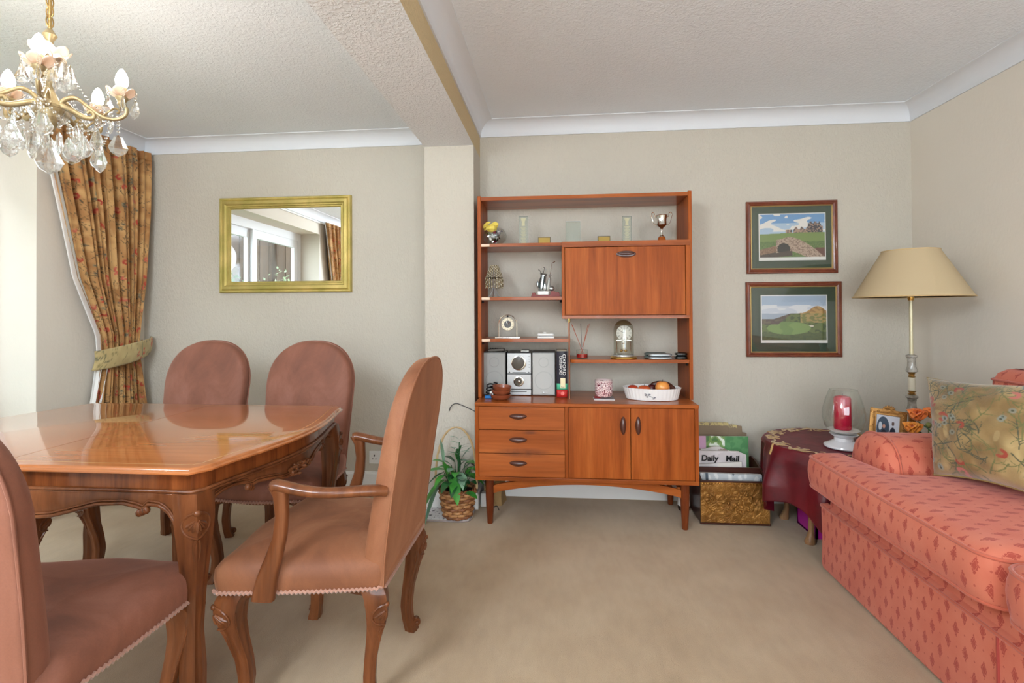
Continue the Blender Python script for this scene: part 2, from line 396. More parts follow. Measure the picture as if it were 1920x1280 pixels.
for nm, p0, p1, w_ in (('baseboard_back', (PX1, YB, 0), (XR, YB, 0), (0, -1, 0)), ('baseboard_right', (XR, YB, 0), (XR, YR, 0), (-1, 0, 0)), ('baseboard_dining', (XL, YD, 0), (PX0, YD, 0), (0, -1, 0)),
                       ('baseboard_pillar', (PX0, PY, 0), (PX1, PY, 0), (0, -1, 0)), ('baseboard_left', (XL, YD, 0), (XL, RY1, 0), (1, 0, 0)), ('baseboard_reveal', (XL, RY1, 0), (RX+.03, RY1, 0), (0, -1, 0)),
                       ('baseboard_pillar_side', (PX1, PY, 0), (PX1, YB, 0), (1, 0, 0))):
    struct(nm, run(bp, p0, p1, w_), m_white, smooth=20)

# outside, seen through the patio door in the mirror
struct('ground_outside', MB().box(-9, -3.33, -4, 6, -.2, -.12), M('garden_grass', (96, 118, 62), .9, var=(6, (70, 96, 44)), bump=(40, .6, .02)), smooth=None)
fe = thing('garden_fence', 'tall brown close-boarded fence seen beyond the patio door', 'fence', (-5.6, .5, -.12), world=True)
m_fence = wood('fence_boards', (48, 36, 26), (66, 50, 36), (84, 66, 50), 'Z', .8)
for i in range(66):
    y = -8.0+i*.15; part('board', MB().box(-5.6+(.012 if i % 2 else 0), -5.58+(.012 if i % 2 else 0), y, y+.16, -.12, 3.5), m_fence, fe, smooth=None)
for i in range(4): part('post', MB().box(-5.58, -5.48, -7+i*2.1, -6.9+i*2.1, -.12, 3.55), m_fence, fe, smooth=None)
rnd = random.Random(4)
def bush(name, label, c, r, nleaf, col):
    mb = MB()
    for i in range(nleaf):
        d = Vector((rnd.gauss(0, 1), rnd.gauss(0, 1), rnd.gauss(0, 1))).normalized(); p = Vector(c)+Vector((d.x*r[0], d.y*r[1], d.z*r[2]))*rnd.uniform(.55, 1)
        L = rnd.uniform(.05, .1); t = Vector((rnd.gauss(0, 1), rnd.gauss(0, 1), rnd.gauss(0, 1)-.6)).normalized(); s2 = t.cross(d).normalized()*L*.28
        mb.add([p, p+t*L*.5+s2, p+t*L, p+t*L*.5-s2], [(0, 1, 2, 3)])
    e = thing(name, label, 'shrub', (c[0], c[1], -.12), world=True)
    part('foliage', mb, M('leaf_'+name, col, .5, var=(3, tuple(min(255, q*1.5) for q in col))), e, fixn=False, smooth=None, kind='stuff')
    part('stem', MB().tube([(c[0], c[1], -.12), (c[0]+.03, c[1], c[2])], .03, 6), m_fence, e)
bush('leafy_shrub', 'bright green leafy shrub outside the patio door', (-4.5, .25, .9), (.5, .5, .95), 1500, (60, 96, 40))
bush('twiggy_shrub', 'sparse pale twiggy shrub against the garden fence', (-4.9, -2.3, 1.0), (.4, 1.5, 1.1), 1100, (110, 124, 92))

# ---------------------------------------------------------------- sockets
so = thing('wall_socket', 'white double power socket low on the cream wall behind the armchair', 'socket', tuple(at(712, 857, Y=YD-.005)), world=True)
c = Vector(ORIG[so.name])
part('plate', MB().box(c.x-.073, c.x+.073, YD-.01, YD-.001, c.z-.043, c.z+.043), m_white, so, bevel=.003)
for sx_ in (-.036, .036):
    b = MB(); b.box(c.x+sx_-.004, c.x+sx_+.004, YD-.0112, YD-.0095, c.z+.006, c.z+.018)
    for q in (-.011, .011): b.box(c.x+sx_+q-.004, c.x+sx_+q+.004, YD-.0112, YD-.0095, c.z-.014, c.z-.008)
    part('pin_holes', b, m_black, so, smooth=None)
    part('rocker_switch', MB().box(c.x+sx_-.006, c.x+sx_+.006, YD-.0135, YD-.0095, c.z+.022, c.z+.036), m_white, so, bevel=.001)

# ---------------------------------------------------------------- gilt mirror
def frame_rings(x0, x1, z0, z1, prof, yw):
    """profile (inset, out) mitred round a rectangle on the wall plane y = yw"""
    mb = MB(); rings = []
    for ins, out in prof:
        rings.append([(x0+ins, yw-out, z0+ins), (x1-ins, yw-out, z0+ins), (x1-ins, yw-out, z1-ins), (x0+ins, yw-out, z1-ins)])
    mb.loft(rings, False, False); return mb
X0, X1, Z0, Z1 = -2.365, -1.41, 1.327, 1.99
mi = thing('wall_mirror', 'rectangular mirror in a broad ridged gilt frame on the dining wall', 'mirror', ((X0+X1)/2, YD-.001, Z0), world=True)
s_ = Nd('gilt_paint'); s_.set(Metallic=.55, Roughness=.38); v = s_.coord((1, 1, 1))
s_.l.new(s_.ramp(s_.noise(v, 9, 5), [(.3, (172, 160, 84)), (.7, (214, 190, 118))]), s_.b.inputs['Base Color']); s_.bump(s_.noise(v, 150, 3), .15, .002); m_gilt = s_.m
part('frame', frame_rings(X0, X1, Z0, Z1, [(0, 0), (0, .022), (.006, .028), (.014, .028), (.018, .024), (.026, .032), (.045, .034), (.054, .026), (.060, .026), (.066, .018), (.072, .018), (.078, .010), (.078, .004)], YD), m_gilt, mi, smooth=25)
part('mirror_glass', MB().box(X0+.072, X1-.072, YD-.008, YD-.004, Z0+.072, Z1-.072), M('mirror_silvering', (236, 238, 238), .0, metal=1), mi, smooth=None)

# ---------------------------------------------------------------- dining table
TX, TY, TZ = -1.60, 1.755, .76
def table_outline(ins=0, n=10):
    """plan of the top, anticlockwise from the near corner by the camera"""
    pts = []
    hx, hy, ch = .62, .475, .045
    q = [(hx-ch*.0, -hy+.0)]
    end = []
    for i in range(n*2+1):
        t = -1+i/n; y = t*(hy-ch); x = hx+.015+.072*math.cos(t*PI/2)**1.3
        end.append((x, y))
    right = end; left = [(-x, -y) for x, y in right]
    pts = [(hx-.02, -hy)]+right+[(hx-.02, hy)]+[(-hx+.02, hy)]+left+[(-hx+.02, -hy)]
    if ins:
        m = len(pts); out = []
        for i in range(m):
            a, b, c_ = Vector(pts[i-1]), Vector(pts[i]), Vector(pts[(i+1) % m]); d1 = (b-a).normalized(); d2 = (c_-b).normalized()
            n1 = Vector((-d1.y, d1.x)); n2 = Vector((-d2.y, d2.x)); nn = (n1+n2); nn = nn/max(.5, nn.dot(n1)) if nn.length > 1e-6 else n1
            out.append(tuple(b+nn*ins))
        pts = out
    return pts
dt = thing('dining_table', 'polished yew-toned dining table with bowed ends and carved cabriole legs', 'table', (TX, TY, 0))
def ring(ins, z): return [(x, y, z) for x, y in table_outline(ins)]
def half(rings, sgn):
    out = []
    for r in rings:
        q = [(x, y, z) for x, y, z in r if x*sgn > 0.0]; z = r[0][2]
        q.sort(key=lambda p: p[1]); lo, hi = q[0][1], q[-1][1]
        out.append([(sgn*.0013, lo, z)]+q+[(sgn*.0013, hi, z)])
    return out
edge = [(.012, .741), (.004, .742), (0, .745), (0, .749), (.003, .752), (.007, .753), (.008, .756), (.011, .759), (.016, .76)]
for sgn in (1, -1):
    part('table_leaf', MB().loft(half([ring(a, z) for a, z in edge], sgn)), m_top, dt, smooth=40)
part('leaf_joint', MB().box(-.0013, .0013, -.455, .455, .745, .7596), M('dark_joint', (60, 30, 16), .6), dt, smooth=None)
il = table_outline(.040); il2 = table_outline(.0425)
mb = MB(); mb.loft([[(x, y, .7603) for x, y in il], [(x, y, .7603) for x, y in il2]], False, False); part('inlay_line', mb, m_inlay, dt, smooth=None)
# apron: veneered band, moulding, shaped lower rail with scrolled edge
op = table_outline(.035)
def closed_strip(outline, z0, z1, th=.018):
    inner = []
    mb = MB(); m = len(outline); inn = [(x*(1-th/.6), y*(1-th/.45)) for x, y in outline]
    mb.loft([[(x, y, z0) for x, y in outline], [(x, y, z1) for x, y in outline], [(x, y, z1) for x, y in inn], [(x, y, z0) for x, y in inn]], loopclose=True)
    return mb
part('veneered_band', closed_strip(op, .690, .741), m_band, dt, smooth=30)
mb = MB().tube([(x, y, .688) for x, y in table_outline(.031)], .0055, 8, closed=True); mb.tube([(x, y, .679) for x, y in table_outline(.033)], .0035, 8, closed=True)
part('band_moulding', mb, m_wal, dt, smooth=50)
def side_path(which, n=72):
    """points of one side of the apron at even steps, with s from -1 to 1"""
    hy, hx = .475-.035, .62-.02
    P = []
    for i in range(n+1):
        s = -1+2*i/n
        if which in ('near', 'far'): P.append(((hx-.045)*s, -hy if which == 'near' else hy))
        else:
            y = s*(hy-.02); x = hx-.02+.072*math.cos(s*PI/2)**1.3
            P.append((x if which == 'right' else -x, y))
    return P
def low_long(s):
    s = abs(s); z = interp([0, .12, .22, .30, .42, .55, .70, .80, .815, .83, .90, .96, 1.0], [.615, .607, .604, .608, .625, .645, .650, .638, .632, .650, .646, .620, .57], s); return z
def low_end(s):
    s = abs(s); return interp([0, .12, .24, .30, .42, .52, .56, .62, .72, .82, .90, .96, 1.0], [.612, .608, .612, .626, .634, .640, .634, .652, .658, .654, .640, .615, .57], s)
for which, fn in (('near', low_long), ('far', low_long), ('right', low_end), ('left', low_end)):
    P = side_path(which); cx, n_ = (0, 0), len(P); O = []; I = []
    out = Vector({'near': (0, -1), 'far': (0, 1), 'right': (1, 0), 'left': (-1, 0)}[which])
    rings = []
    for i, p in enumerate(P):
        s = -1+2*i/(n_-1); z = fn(s); o = Vector(p)+out*.004; ii = Vector(p)-out*.018
        rings.append([(o.x, o.y, .687), ((o+out*.004).x, (o+out*.004).y, (z+.687)/2), (o.x, o.y, z), (ii.x, ii.y, z), (ii.x, ii.y, .687)])
    part('shaped_apron', MB().loft(rings), m_wal, dt, smooth=40)
    eb = MB()
    for k, (rr, dz, oo) in enumerate(((.0055, .004, .009), (.003, .013, .009))):
        eb.tube([((Vector(p)+out*oo).x, (Vector(p)+out*oo).y, fn(-1+2*i/(n_-1))+dz) for i, p in enumerate(P)], rr, 8)
    for sc_ in ((-.815, .815, -.02, ) if which in ('near', 'far') else (-.56, .56)):
        if abs(sc_) < .1: continue
        k = int((sc_+1)/2*(n_-1)); p = Vector(P[k])+out*.010
        for j in range(3):
            t = Vector((-out.y, out.x))*(j-1)*.010*(1 if sc_ > 0 else -1); eb.ell(((p+t).x, (p+t).y, fn(sc_)-.003+.004*j), (.010, .010, .011), 10, 6)
    part('scrolled_edge', eb, m_wal, dt, smooth=50)
    # carved leaves in the middle of the side
    cv = MB(); rr = random.Random(7)
    tdir = Vector((-out.y, out.x))
    for j in range(26):
        s = rr.uniform(-.16, .16); k = int((s+1)/2*(n_-1)); p = Vector(P[k])+out*(.010+rr.uniform(0, .012)); z = .622+rr.uniform(-.018, .026)*(1-abs(s)*3)
        R = Matrix.Rotation(rr.uniform(-1, 1), 3, 'X') @ Matrix.Rotation(rr.uniform(0, PI), 3, 'Z')
        cv.ell((p.x, p.y, z), (.016, .007, .006), 8, 6, R)
    part('carved_foliage', cv, m_wal, dt, smooth=60)

def leg_path(H, k, top, ankle, foot):
    """height, outward shift and half-width of a cabriole leg that leans along +x"""
    return [(1.0, 0, top), (.92, k*.75, top*.96), (.84, k*1.0, top*.86), (.72, k*.85, top*.70), (.58, k*.35, top*.56), (.42, -k*.25, top*.47), (.26, -k*.55, ankle*1.05), (.13, -k*.35, ankle), (.06, k*.05, ankle*1.1), (.025, k*.3, foot), (0, k*.35, foot*.95)]
def cabriole(H, k, top, ankle, foot, name, parent, loc, ang, mat, carved=True, shell=1.0):
    key = (name, H, k)
    if key not in LEGMESH:
        mb = MB(); rings = []
        L = leg_path(H, k, top, ankle, foot); zs = [q[0] for q in L][::-1]; os_ = [q[1] for q in L][::-1]; ws = [q[2] for q in L][::-1]
        for i in range(25):
            z = 1-i/24; o = interp(zs, os_, z); w = interp(zs, ws, z); r = []
            for j in range(24):
                a = 2*PI*j/24+PI/4; c_, s_2 = math.cos(a), math.sin(a); m = max(abs(c_), abs(s_2)); rad = w*(1/m)**.62
                rad *= 1+.05*math.cos(8*a)*(z < .9)
                # square section turned so that one corner points outwards
                x, y = rad*c_, rad*s_2; x, y = (x-y)*.7071, (x+y)*.7071
                r.append((x+o, y, z*H))
            rings.append(r)
        mb.loft(rings)
        cv = MB(); kz = H*(.80 if H < .5 else .885); O = lambda zz_: interp(zs, os_, zz_/H); Wd = lambda zz_: interp(zs, ws, zz_/H)
        def sp_(y, z, out=0): w = Wd(z); return Vector((O(z)+w*1.25-abs(y)*.95+out+top*.09, y, z))
        for j in range(7):                                       # fluted shell
            a = (j-3)/3*.85; u = Vector((0, math.sin(a), -math.cos(a))); c0 = kz+top*.30
            pts = [sp_(u.y*top*t, c0+u.z*top*t, -.001) for t in (.15, .4, .65, .85)]; cv.tube(pts, [top*.07, top*.13, top*.13, top*.05], 6)
        cv.tube([sp_(math.sin(t)*top*.78, kz-top*.10+math.cos(t)*top*.82, 0) for t in np.linspace(0, 2*PI, 21)[:-1]], top*.085, 6, closed=True)
        cv.ell(sp_(0, kz+top*.72, -.002), (top*.16, top*.24, top*.20), 8, 6)
        for sg in (-1, 1):                                       # hanging leaf and the ribs along the edges
            cv.tube([sp_(sg*top*(.10+.10*math.sin(t*3.14)), kz-top*(1.0+1.5*t), -.002) for t in np.linspace(0, 1, 8)], [top*.11*(1-.8*t) for t in np.linspace(0, 1, 8)], 6)
            cv.tube([Vector((O(z)-.002, sg*Wd(z)*1.20, z)) for z in np.linspace(H*.84, H*.14, 16)], [top*.07*(1-.3*t) for t in np.linspace(0, 1, 16)], 6)
        for sg in (-1, 1): # bracket ears under the rail
            e_ = Vector((-.7071, sg*.7071, 0)); mb.tube([Vector((0, 0, H*.955))+e_*(top*.3*t) for t in range(0, 9)], [top*.80*(1-.105*t) for t in range(9)], 10)
        ft = MB(); fr = foot*.62
        ft.lathe([(fr*1.05, -foot*.55), (fr*1.15, -foot*.3), (fr*1.15, foot*.3), (fr*1.05, foot*.55)], (k*.35+foot*.75, 0, fr*1.35+H*.028), 14, axis=(0, 1, 0))
        for sg in (-1, 1): ft.ell((k*.35+foot*.75, sg*foot*.55, fr*1.35+H*.028), fr*.5, 8, 6)
        LEGMESH[key] = (mb, cv, ft)
    mb, cv, ft = LEGMESH[key]
    T = Matrix.Translation(loc) @ Matrix.Rotation(ang, 4, 'Z')
    def bld(nm, m_, par):
        q = MB(); q.v = list(m_.v); q.f = list(m_.f); q.xf(T); return q.build(nm, mat, par, smooth=50)
    lg = bld(name, mb, parent)
    if carved: bld('carving', cv, lg)
    bld('scroll_foot', ft, lg)
    return lg
LEGMESH = {}
for sx_, sy_ in ((1, -1), (1, 1), (-1, -1), (-1, 1)):
    cabriole(.684, .020, .042, .025, .031, 'leg', dt, (sx_*.568, sy_*.412, 0), math.atan2(sy_, sx_), m_wal)

# ---------------------------------------------------------------- dining chairs
def seat_outline(hf, hr, yf, yr, n=10, ins=0):
    pts = []
    r = .03
    for i in range(n+1):                                            # front edge, serpentine
        t = -1+2*i/n; x = t*(hf-r); y = yf-.014*math.cos(t*PI)-.004; pts.append((x, y))
    pts += [(hf-.008, yf+.012), (hf, yf+r)]
    for i in range(1, 7): t = i/6; pts.append((lerp(hf, hr, t)+.006*math.sin(t*PI), lerp(yf+r, yr-.02, t)))
    pts += [(hr-.02, yr)]
    pts += [(-hr+.02, yr)]+[(-(lerp(hf, hr, i/6)+.006*math.sin(i/6*PI)), lerp(yf+r, yr-.02, i/6)) for i in range(6, 0, -1)]+[(-hf, yf+r), (-hf+.008, yf+.012)]
    c_ = Vector((0, (yf+yr)/2))
    if ins: pts = [tuple(c_+(Vector(p)-c_)*(1-ins/((Vector(p)-c_).length))) for p in pts]
    return pts
def back_profile(z):
    """half width of the upholstered back"""
    return None
def make_chair(name, label, arms, velvet_mat, loc, rz):
    t = thing(name, label, 'chair', loc, rz)
    hf, hr = (.285, .225) if arms else (.262, .212)
    yf, yr = -.25, .235
    mb = MB(); rings = []
    for z, ins in ((.375, .0), (.385, -.004), (.42, -.010), (.447, -.006), (.463, .010), (.472, .035), (.479, .07), (.485, .12), (.489, .17)):
        rings.append([(x, y, z) for x, y in seat_outline(hf, hr, yf, yr, ins=ins)])
    b = len(mb.v); mb.loft(rings, True, False); mb.fan(rings[-1], (0, 0, .491))
    part('seat', mb, velvet_mat, t, smooth=60)
    # braid round the seat
    o = seat_outline(hf+.004, hr+.004, yf-.004, yr); path = []
    m = len(o)
    for i in range(m):
        a, b_ = Vector(o[i]), Vector(o[(i+1) % m]); k = max(1, int((b_-a).length/.006))
        for j in range(k): q = a.lerp(b_, j/k); path.append((q.x*1.006, q.y*1.012, .382+.0028*(1 if len(path) % 2 else -1)))
    part('braid', MB().tube(path, .0055, 5, closed=True), m_gimp, t, smooth=60)
    part('seat_frame', MB().prism(seat_outline(hf-.05, hr-.04, yf+.05, yr-.03), .35, .376), m_wal, t, smooth=30)
    # back
    zt, z0, N = 1.03, .385, 40
    def outline(sc_=1.0, dx=0.0):
        P = []
        hb, hs = (.222, .236) if arms else (.205, .232)
        zs = .80
        for i in range(7): z = lerp(z0+dx, zs, i/6); P.append((lerp(hb, hs, (i/6)**.8)-dx, z))
        for i in range(1, 24):
            a = PI*i/24; cx_, sx2 = math.cos(a), math.sin(a); P.append(((hs-dx)*math.copysign(abs(cx_)**.82, cx_), zs+(zt-zs-dx)*sx2**.9))
        for i in range(6, -1, -1): z = lerp(z0+dx, zs, i/6); P.append((-(lerp(hb, hs, (i/6)**.8)-dx), z))
        return P
    def lean(z): return .165+.115*max(0, (z-.40)/.63)**1.15
    thb, tht = .075, .05
    rings = []
    def R(dx, f): # f: 0 rear, 1 front
        r = []
        for x, z in outline(dx=dx):
            th = lerp(thb, tht, (z-z0)/(zt-z0)); r.append((x, lean(z)+(1-f)*th, z))
        return r
    mb = MB()
    fr = [R(.0, .12), R(.0, .55), R(.004, .85), R(.014, .98), R(.035, 1.08), R(.07, 1.16), R(.11, 1.2)]
    rr_ = [R(.0, .12), R(.003, .02), R(.010, 0), R(.05, -.02), R(.11, -.04)]
    mb.loft(fr, False, False); mb.loft(rr_, False, False)
    def cap(r): 
        # close the inner outline with a strip between mirrored points
        n_ = len(r); b2 = mb.add(r, [])
        for i in range(n_//2-1): mb.f.append((b2+i, b2+i+1, b2+n_-2-i, b2+n_-1-i))
        if n_ % 2: mb.f.append((b2+n_//2-1, b2+n_//2, b2+n_//2+1))
    cap(fr[-1]); cap(rr_[-1])
    bk = part('backrest', mb, velvet_mat, t, smooth=60, weld=True)
    part('piping', MB().tube([(x, y, z) for x, y, z in R(-.001, .05)], .0035, 6), velvet_mat, bk, smooth=60)
    for sx_, sy_ in ((1, -1), (-1, -1), (1, 1), (-1, 1)):
        if sy_ < 0: cabriole(.383, .028, .042, .018, .022, 'leg', t, (sx_*(hf-.055), yf+.055, 0), math.atan2(-1, sx_), m_wal)
        else: cabriole(.383, .022, .038, .017, .021, 'leg', t, (sx_*(hr-.035), yr-.045, 0), math.atan2(1, sx_*.55), m_wal)
    if arms:
        for sg in (-1, 1):
            X = lambda x: sg*x
            p = smoothpath([(X(.225), .245, .665), (X(.25), .20, .672), (X(.275), .10, .672), (X(.283), .03, .678), (X(.285), -.045, .692), (X(.285), -.06, .690)], 6)
            a = part('armrest', MB().tube(p, [lerp(.020, .026, abs(i/len(p)-.4)) for i in range(len(p))], 10, flat=.75), m_wal, t, smooth=50)
            # support: flat section, sweeping forwards to the seat rail
            sec = [(-.050, .690, .026, .017), (-.040, .665, .020, .016), (-.036, .61, .017, .015), (-.042, .55, .019, .015), (-.060, .49, .024, .015), (-.080, .43, .029, .015), (-.092, .372, .033, .015)]
            P = [Vector((0, q[0], q[1])) for q in sec]; rings = []
            zs = [q[1] for q in sec][::-1]
            for i in range(25):
                z = lerp(.690, .368, i/24); y = interp(zs, [q[0] for q in sec][::-1], z); wy = interp(zs, [q[2] for q in sec][::-1], z); wx = interp(zs, [q[3] for q in sec][::-1], z)
                xo = interp([.37, .45, .69], [hf-.006+.008, hf+.004, .285], z)
                rings.append([(X(xo+wx*math.copysign(abs(math.cos(a_))**.5, math.cos(a_))), y+wy*math.copysign(abs(math.sin(a_))**.5, math.sin(a_)), z) for a_ in [2*PI*k/16 for k in range(16)]])
            part('arm_support', MB().loft(rings), m_wal, a, smooth=50)
    return t
make_chair('armchair', 'russet velvet dining armchair with open wooden arms, turned side-on at the table end', True, m_velvet_arm, (-.748, 1.655, 0), -PI/2)
make_chair('dining_chair', 'dusty rose velvet side chair behind the table, under the mirror by the curtain', False, m_velvet, (-1.925, 2.34, 0), 0)
make_chair('dining_chair', 'dusty rose velvet side chair behind the table, nearer the pillar', False, m_velvet, (-1.315, 2.30, 0), .0)
make_chair('dining_chair', 'dusty rose velvet side chair nearest the camera, its seat pushed under the table', False, m_velvet, (-1.275, 1.122, 0), PI+.09)
make_chair('armchair', 'velvet armchair at the far table end, only its front legs showing', True, m_velvet_arm, (-2.40, 1.68, 0), PI/2)

# ---------------------------------------------------------------- teak wall unit
UX0, UX1, BF, BB, BZ0, BZ1 = -.464, .741, 2.77, 3.225, .254, .680
wu = thing('wall_unit', 'teak wall unit with open shelves above drawers and cupboard doors on round legs', 'cabinet', ((UX0+UX1)/2, 3.0, 0), world=True)
T = .020
part('carcass_side', MB().box(UX0, UX0+T, BF, BB, BZ0, BZ1), m_teak_v, wu, bevel=.002)
part('carcass_side', MB().box(UX1-T, UX1, BF, BB, BZ0, BZ1), m_teak_v, wu, bevel=.002)
part('counter_top', MB().box(UX0-.002, UX1+.002, BF-.003, BB, BZ1-T, BZ1+.001), m_teak_h, wu, bevel=.004)
part('carcass_bottom', MB().box(UX0-.001, UX1+.001, BF-.003, BB, BZ0-.002, BZ0+T), m_teak_h, wu, bevel=.003)
part('back_panel', MB().box(UX0+T, UX1-T, BB-.012, BB-.004, BZ0+T, BZ1-T), m_teak_h, wu, smooth=None)
DX = .032
part('divider', MB().box(DX-.001, DX+.018, BF+.004, BB-.01, BZ0+T, BZ1-T), m_teak_v, wu, bevel=.001)
def handle(parent, x, z, vert=False, recess=False):
    mb = MB()
    L, W, D = (.049, .0140, .017)
    mb.ell((0, 0, 0), (L, D, W), 20, 12)
    for i, p in enumerate(mb.v): mb.v[i] = (p[0], min(0.001, p[1]), p[2]-.0045*(1-abs(p[0])/L)*(1 if p[2] < 0 else .2))
    mb.xf(Matrix.Translation((x, BF-.001 if not recess else recess, z)) @ (Matrix.Rotation(PI/2, 4, 'Y') if vert else Matrix.Identity(4)))
    part('handle', mb, m_afr, parent, smooth=60)
dz = (BZ1-T-(BZ0+T))/3
for i in range(3):
    z = BZ0+T+dz*i; d = part('drawer', MB().box(UX0+T+.001, DX-.002, BF, BF+.40, z+.0015, z+dz-.0015), m_teak_d, wu, bevel=.0015)
    handle(d, -.225, z+dz*.60)
for a, b, hx in ((DX+.020, .383, .345), (.386, UX1-T-.001, .425)):
    d = part('door', MB().box(a, b, BF+.002, BF+.020, BZ0+T+.002, BZ1-T-.002), m_teak_v, wu, bevel=.0015); handle(d, hx, .565, True)
part('door_gap_shade', MB().box(DX+.0165, UX1-T, BF+.022, BF+.026, BZ0+T, BZ1-T), m_black, wu, smooth=None)  # black sheet behind the doors stands for the shade in their gaps
for lx in (UX0+.075, UX1-.065):
    for ly in (BF+.045, BB-.05):
        part('leg', MB().lathe([(.0145, 0), (.016, .004), (.0215, .09), (.0245, .17), (.024, BZ0-.002)], (lx, ly, 0), 20), m_teak_l, wu, smooth=40)
a, b = UX0+.09, UX1-.08; pts = []
def strz(t): return .168+.060*math.sin(PI*t)**.75
up = [(lerp(a, b, t), BZ0-.002 if .19 < t < .74 else strz(t)+.042) for t in np.linspace(0, 1, 41)]
lo = [(lerp(a, b, t), strz(t)+.0) for t in np.linspace(1, 0, 41)]
for y in (BF+.035,): part('stretcher', MB().prism([(x, z) for x, z in up+lo], y, y+.022, 'Y'), m_teak_h, wu, bevel=.001)
for x in (a, b): part('stretcher', MB().box(x-.025, x-.005, BF+.05, BB-.04, .19, .225), m_teak_h, wu, bevel=.001)
# upper part
UF, UB, UT = 2.92, 3.205, 1.862
S0, S1 = UX0-.006, UX1+.012
part('upright_panel', MB().box(S0, S0+T, UF, UB, BZ1+.001, UT), m_teak_v, wu, bevel=.002)
part('upright_panel', MB().box(S1-T, S1, UF, UB, BZ1+.001, UT), m_teak_v, wu, bevel=.002)
part('top_board', MB().box(S0+T, S1-T, UF+.003, UB-.01, UT-.027, UT-.006), m_teak_h, wu, bevel=.001)
Z1s, Z2s, Z3s, Z4s = 1.582, 1.270, 1.026, .906      # top faces of the shelves
BXL = xat(1054, UF-.01); BZb = 1.142
def shelf(x0, x1, zt, y0=UF+.002, y1=UB-.01, corner=0):
    if corner:
        pts = [(x0, y1), (x0, y0+corner)]+[(x0+corner*(1-math.cos(t)), y0+corner*(1-math.sin(t))) for t in np.linspace(.2, PI/2, 5)]+[(x1, y0), (x1, y1)]
        return MB().prism(pts, zt-.019, zt)
    return MB().box(x0, x1, y0, y1, zt-.019, zt)
part('shelf', shelf(S0+T, S1-T, Z1s), m_teak_h, wu, bevel=.001)
part('shelf', shelf(S0+T, BXL, Z2s), m_teak_h, wu, bevel=.001)
part('shelf', shelf(S0+T, xat(1069, UF), Z3s), m_teak_h, wu, bevel=.001)
part('shelf', shelf(xat(1068, UF), S1-T, Z4s, corner=.03), m_teak_h, wu, bevel=.001)
m_tape = M('pale_worn_patch', (222, 196, 170), .5)
for z in (Z1s, Z2s, Z3s):
    part('shelf_clip', MB().box(S0+T+.002, S0+T+.052, UF-.002, UF+.03, z-.018, z-.001), m_tape, wu, bevel=.003)
for x, z in ((S0+T+.006, Z2s), (S0+T+.006, Z3s), (BXL-.006, Z2s), (S1-T-.006, Z4s)):
    part('shelf_peg', MB().lathe([(.006, -.004), (.008, 0), (.004, .012)], (x, UF+.03, z-.03), 10), m_black, wu)
# drop-front cupboard
BXR = S1-T+.004; CF = UF-.012
part('cupboard_top', MB().box(BXL, BXR, CF, UB-.01, Z1s-.030, Z1s+.002), m_teak_h, wu, bevel=.001)
part('cupboard_bottom', MB().box(BXL, BXR, CF, UB-.01, BZb, BZb+.018), m_teak_h, wu, bevel=.001)
part('cupboard_side', MB().box(BXL, BXL+.016, CF, UB-.01, BZb+.018, Z1s-.030), m_teak_v, wu, bevel=.001)
part('cupboard_side', MB().box(BXR-.022, BXR, CF, UB-.01, BZb+.018, Z1s-.030), m_teak_v, wu, bevel=.001)
part('cupboard_back', MB().box(BXL+.016, BXR-.022, UB-.02, UB-.012, BZb+.018, Z1s-.030), m_teak_h, wu, smooth=None)
fl = part('drop_flap', MB().box(BXL+.0185, BXR-.025, CF+.004, CF+.022, BZb+.021, Z1s-.0325), m_teak_v, wu, bevel=.001)
hx, hz = xat(1175, CF), Z1s-.074
hp = MB(); hp.loft([[(hx+.055*math.cos(t), CF+.004-o, hz+.0185*math.sin(t)) if k == 0 else (hx+.048*math.cos(t), CF+.004-o, hz+.013*math.sin(t)) for t in np.linspace(0, 2*PI, 25)[:-1]] for k, o in ((0, 0), (0, .007), (1, .009), (1, .001))], True, True)
part('oval_pull', hp, m_afr, fl, smooth=40)
part('oval_pull_bar', MB().ell((hx, CF-.001, hz+.002), (.047, .006, .008), 16, 8), m_afr, fl)
part('support_rod', MB().lathe([(.005, 0), (.005, BZb-BZ1)], (xat(1067, UF-.006), UF+.004, BZ1+.001), 10), M('copper_rod', (150, 96, 70), .3, metal=.8), wu)
part('rod_ferrule', MB().lathe([(.007, 0), (.007, .02)], (xat(1067, UF-.006), UF+.004, BZb-.021), 10), m_brass, wu)

# ---------------------------------------------------------------- things on the unit
SY = 3.0                                                        # a depth on the shelves
def X(px): return xat(px, SY)
PXM = 945/3.0                                                   # pixels per metre there
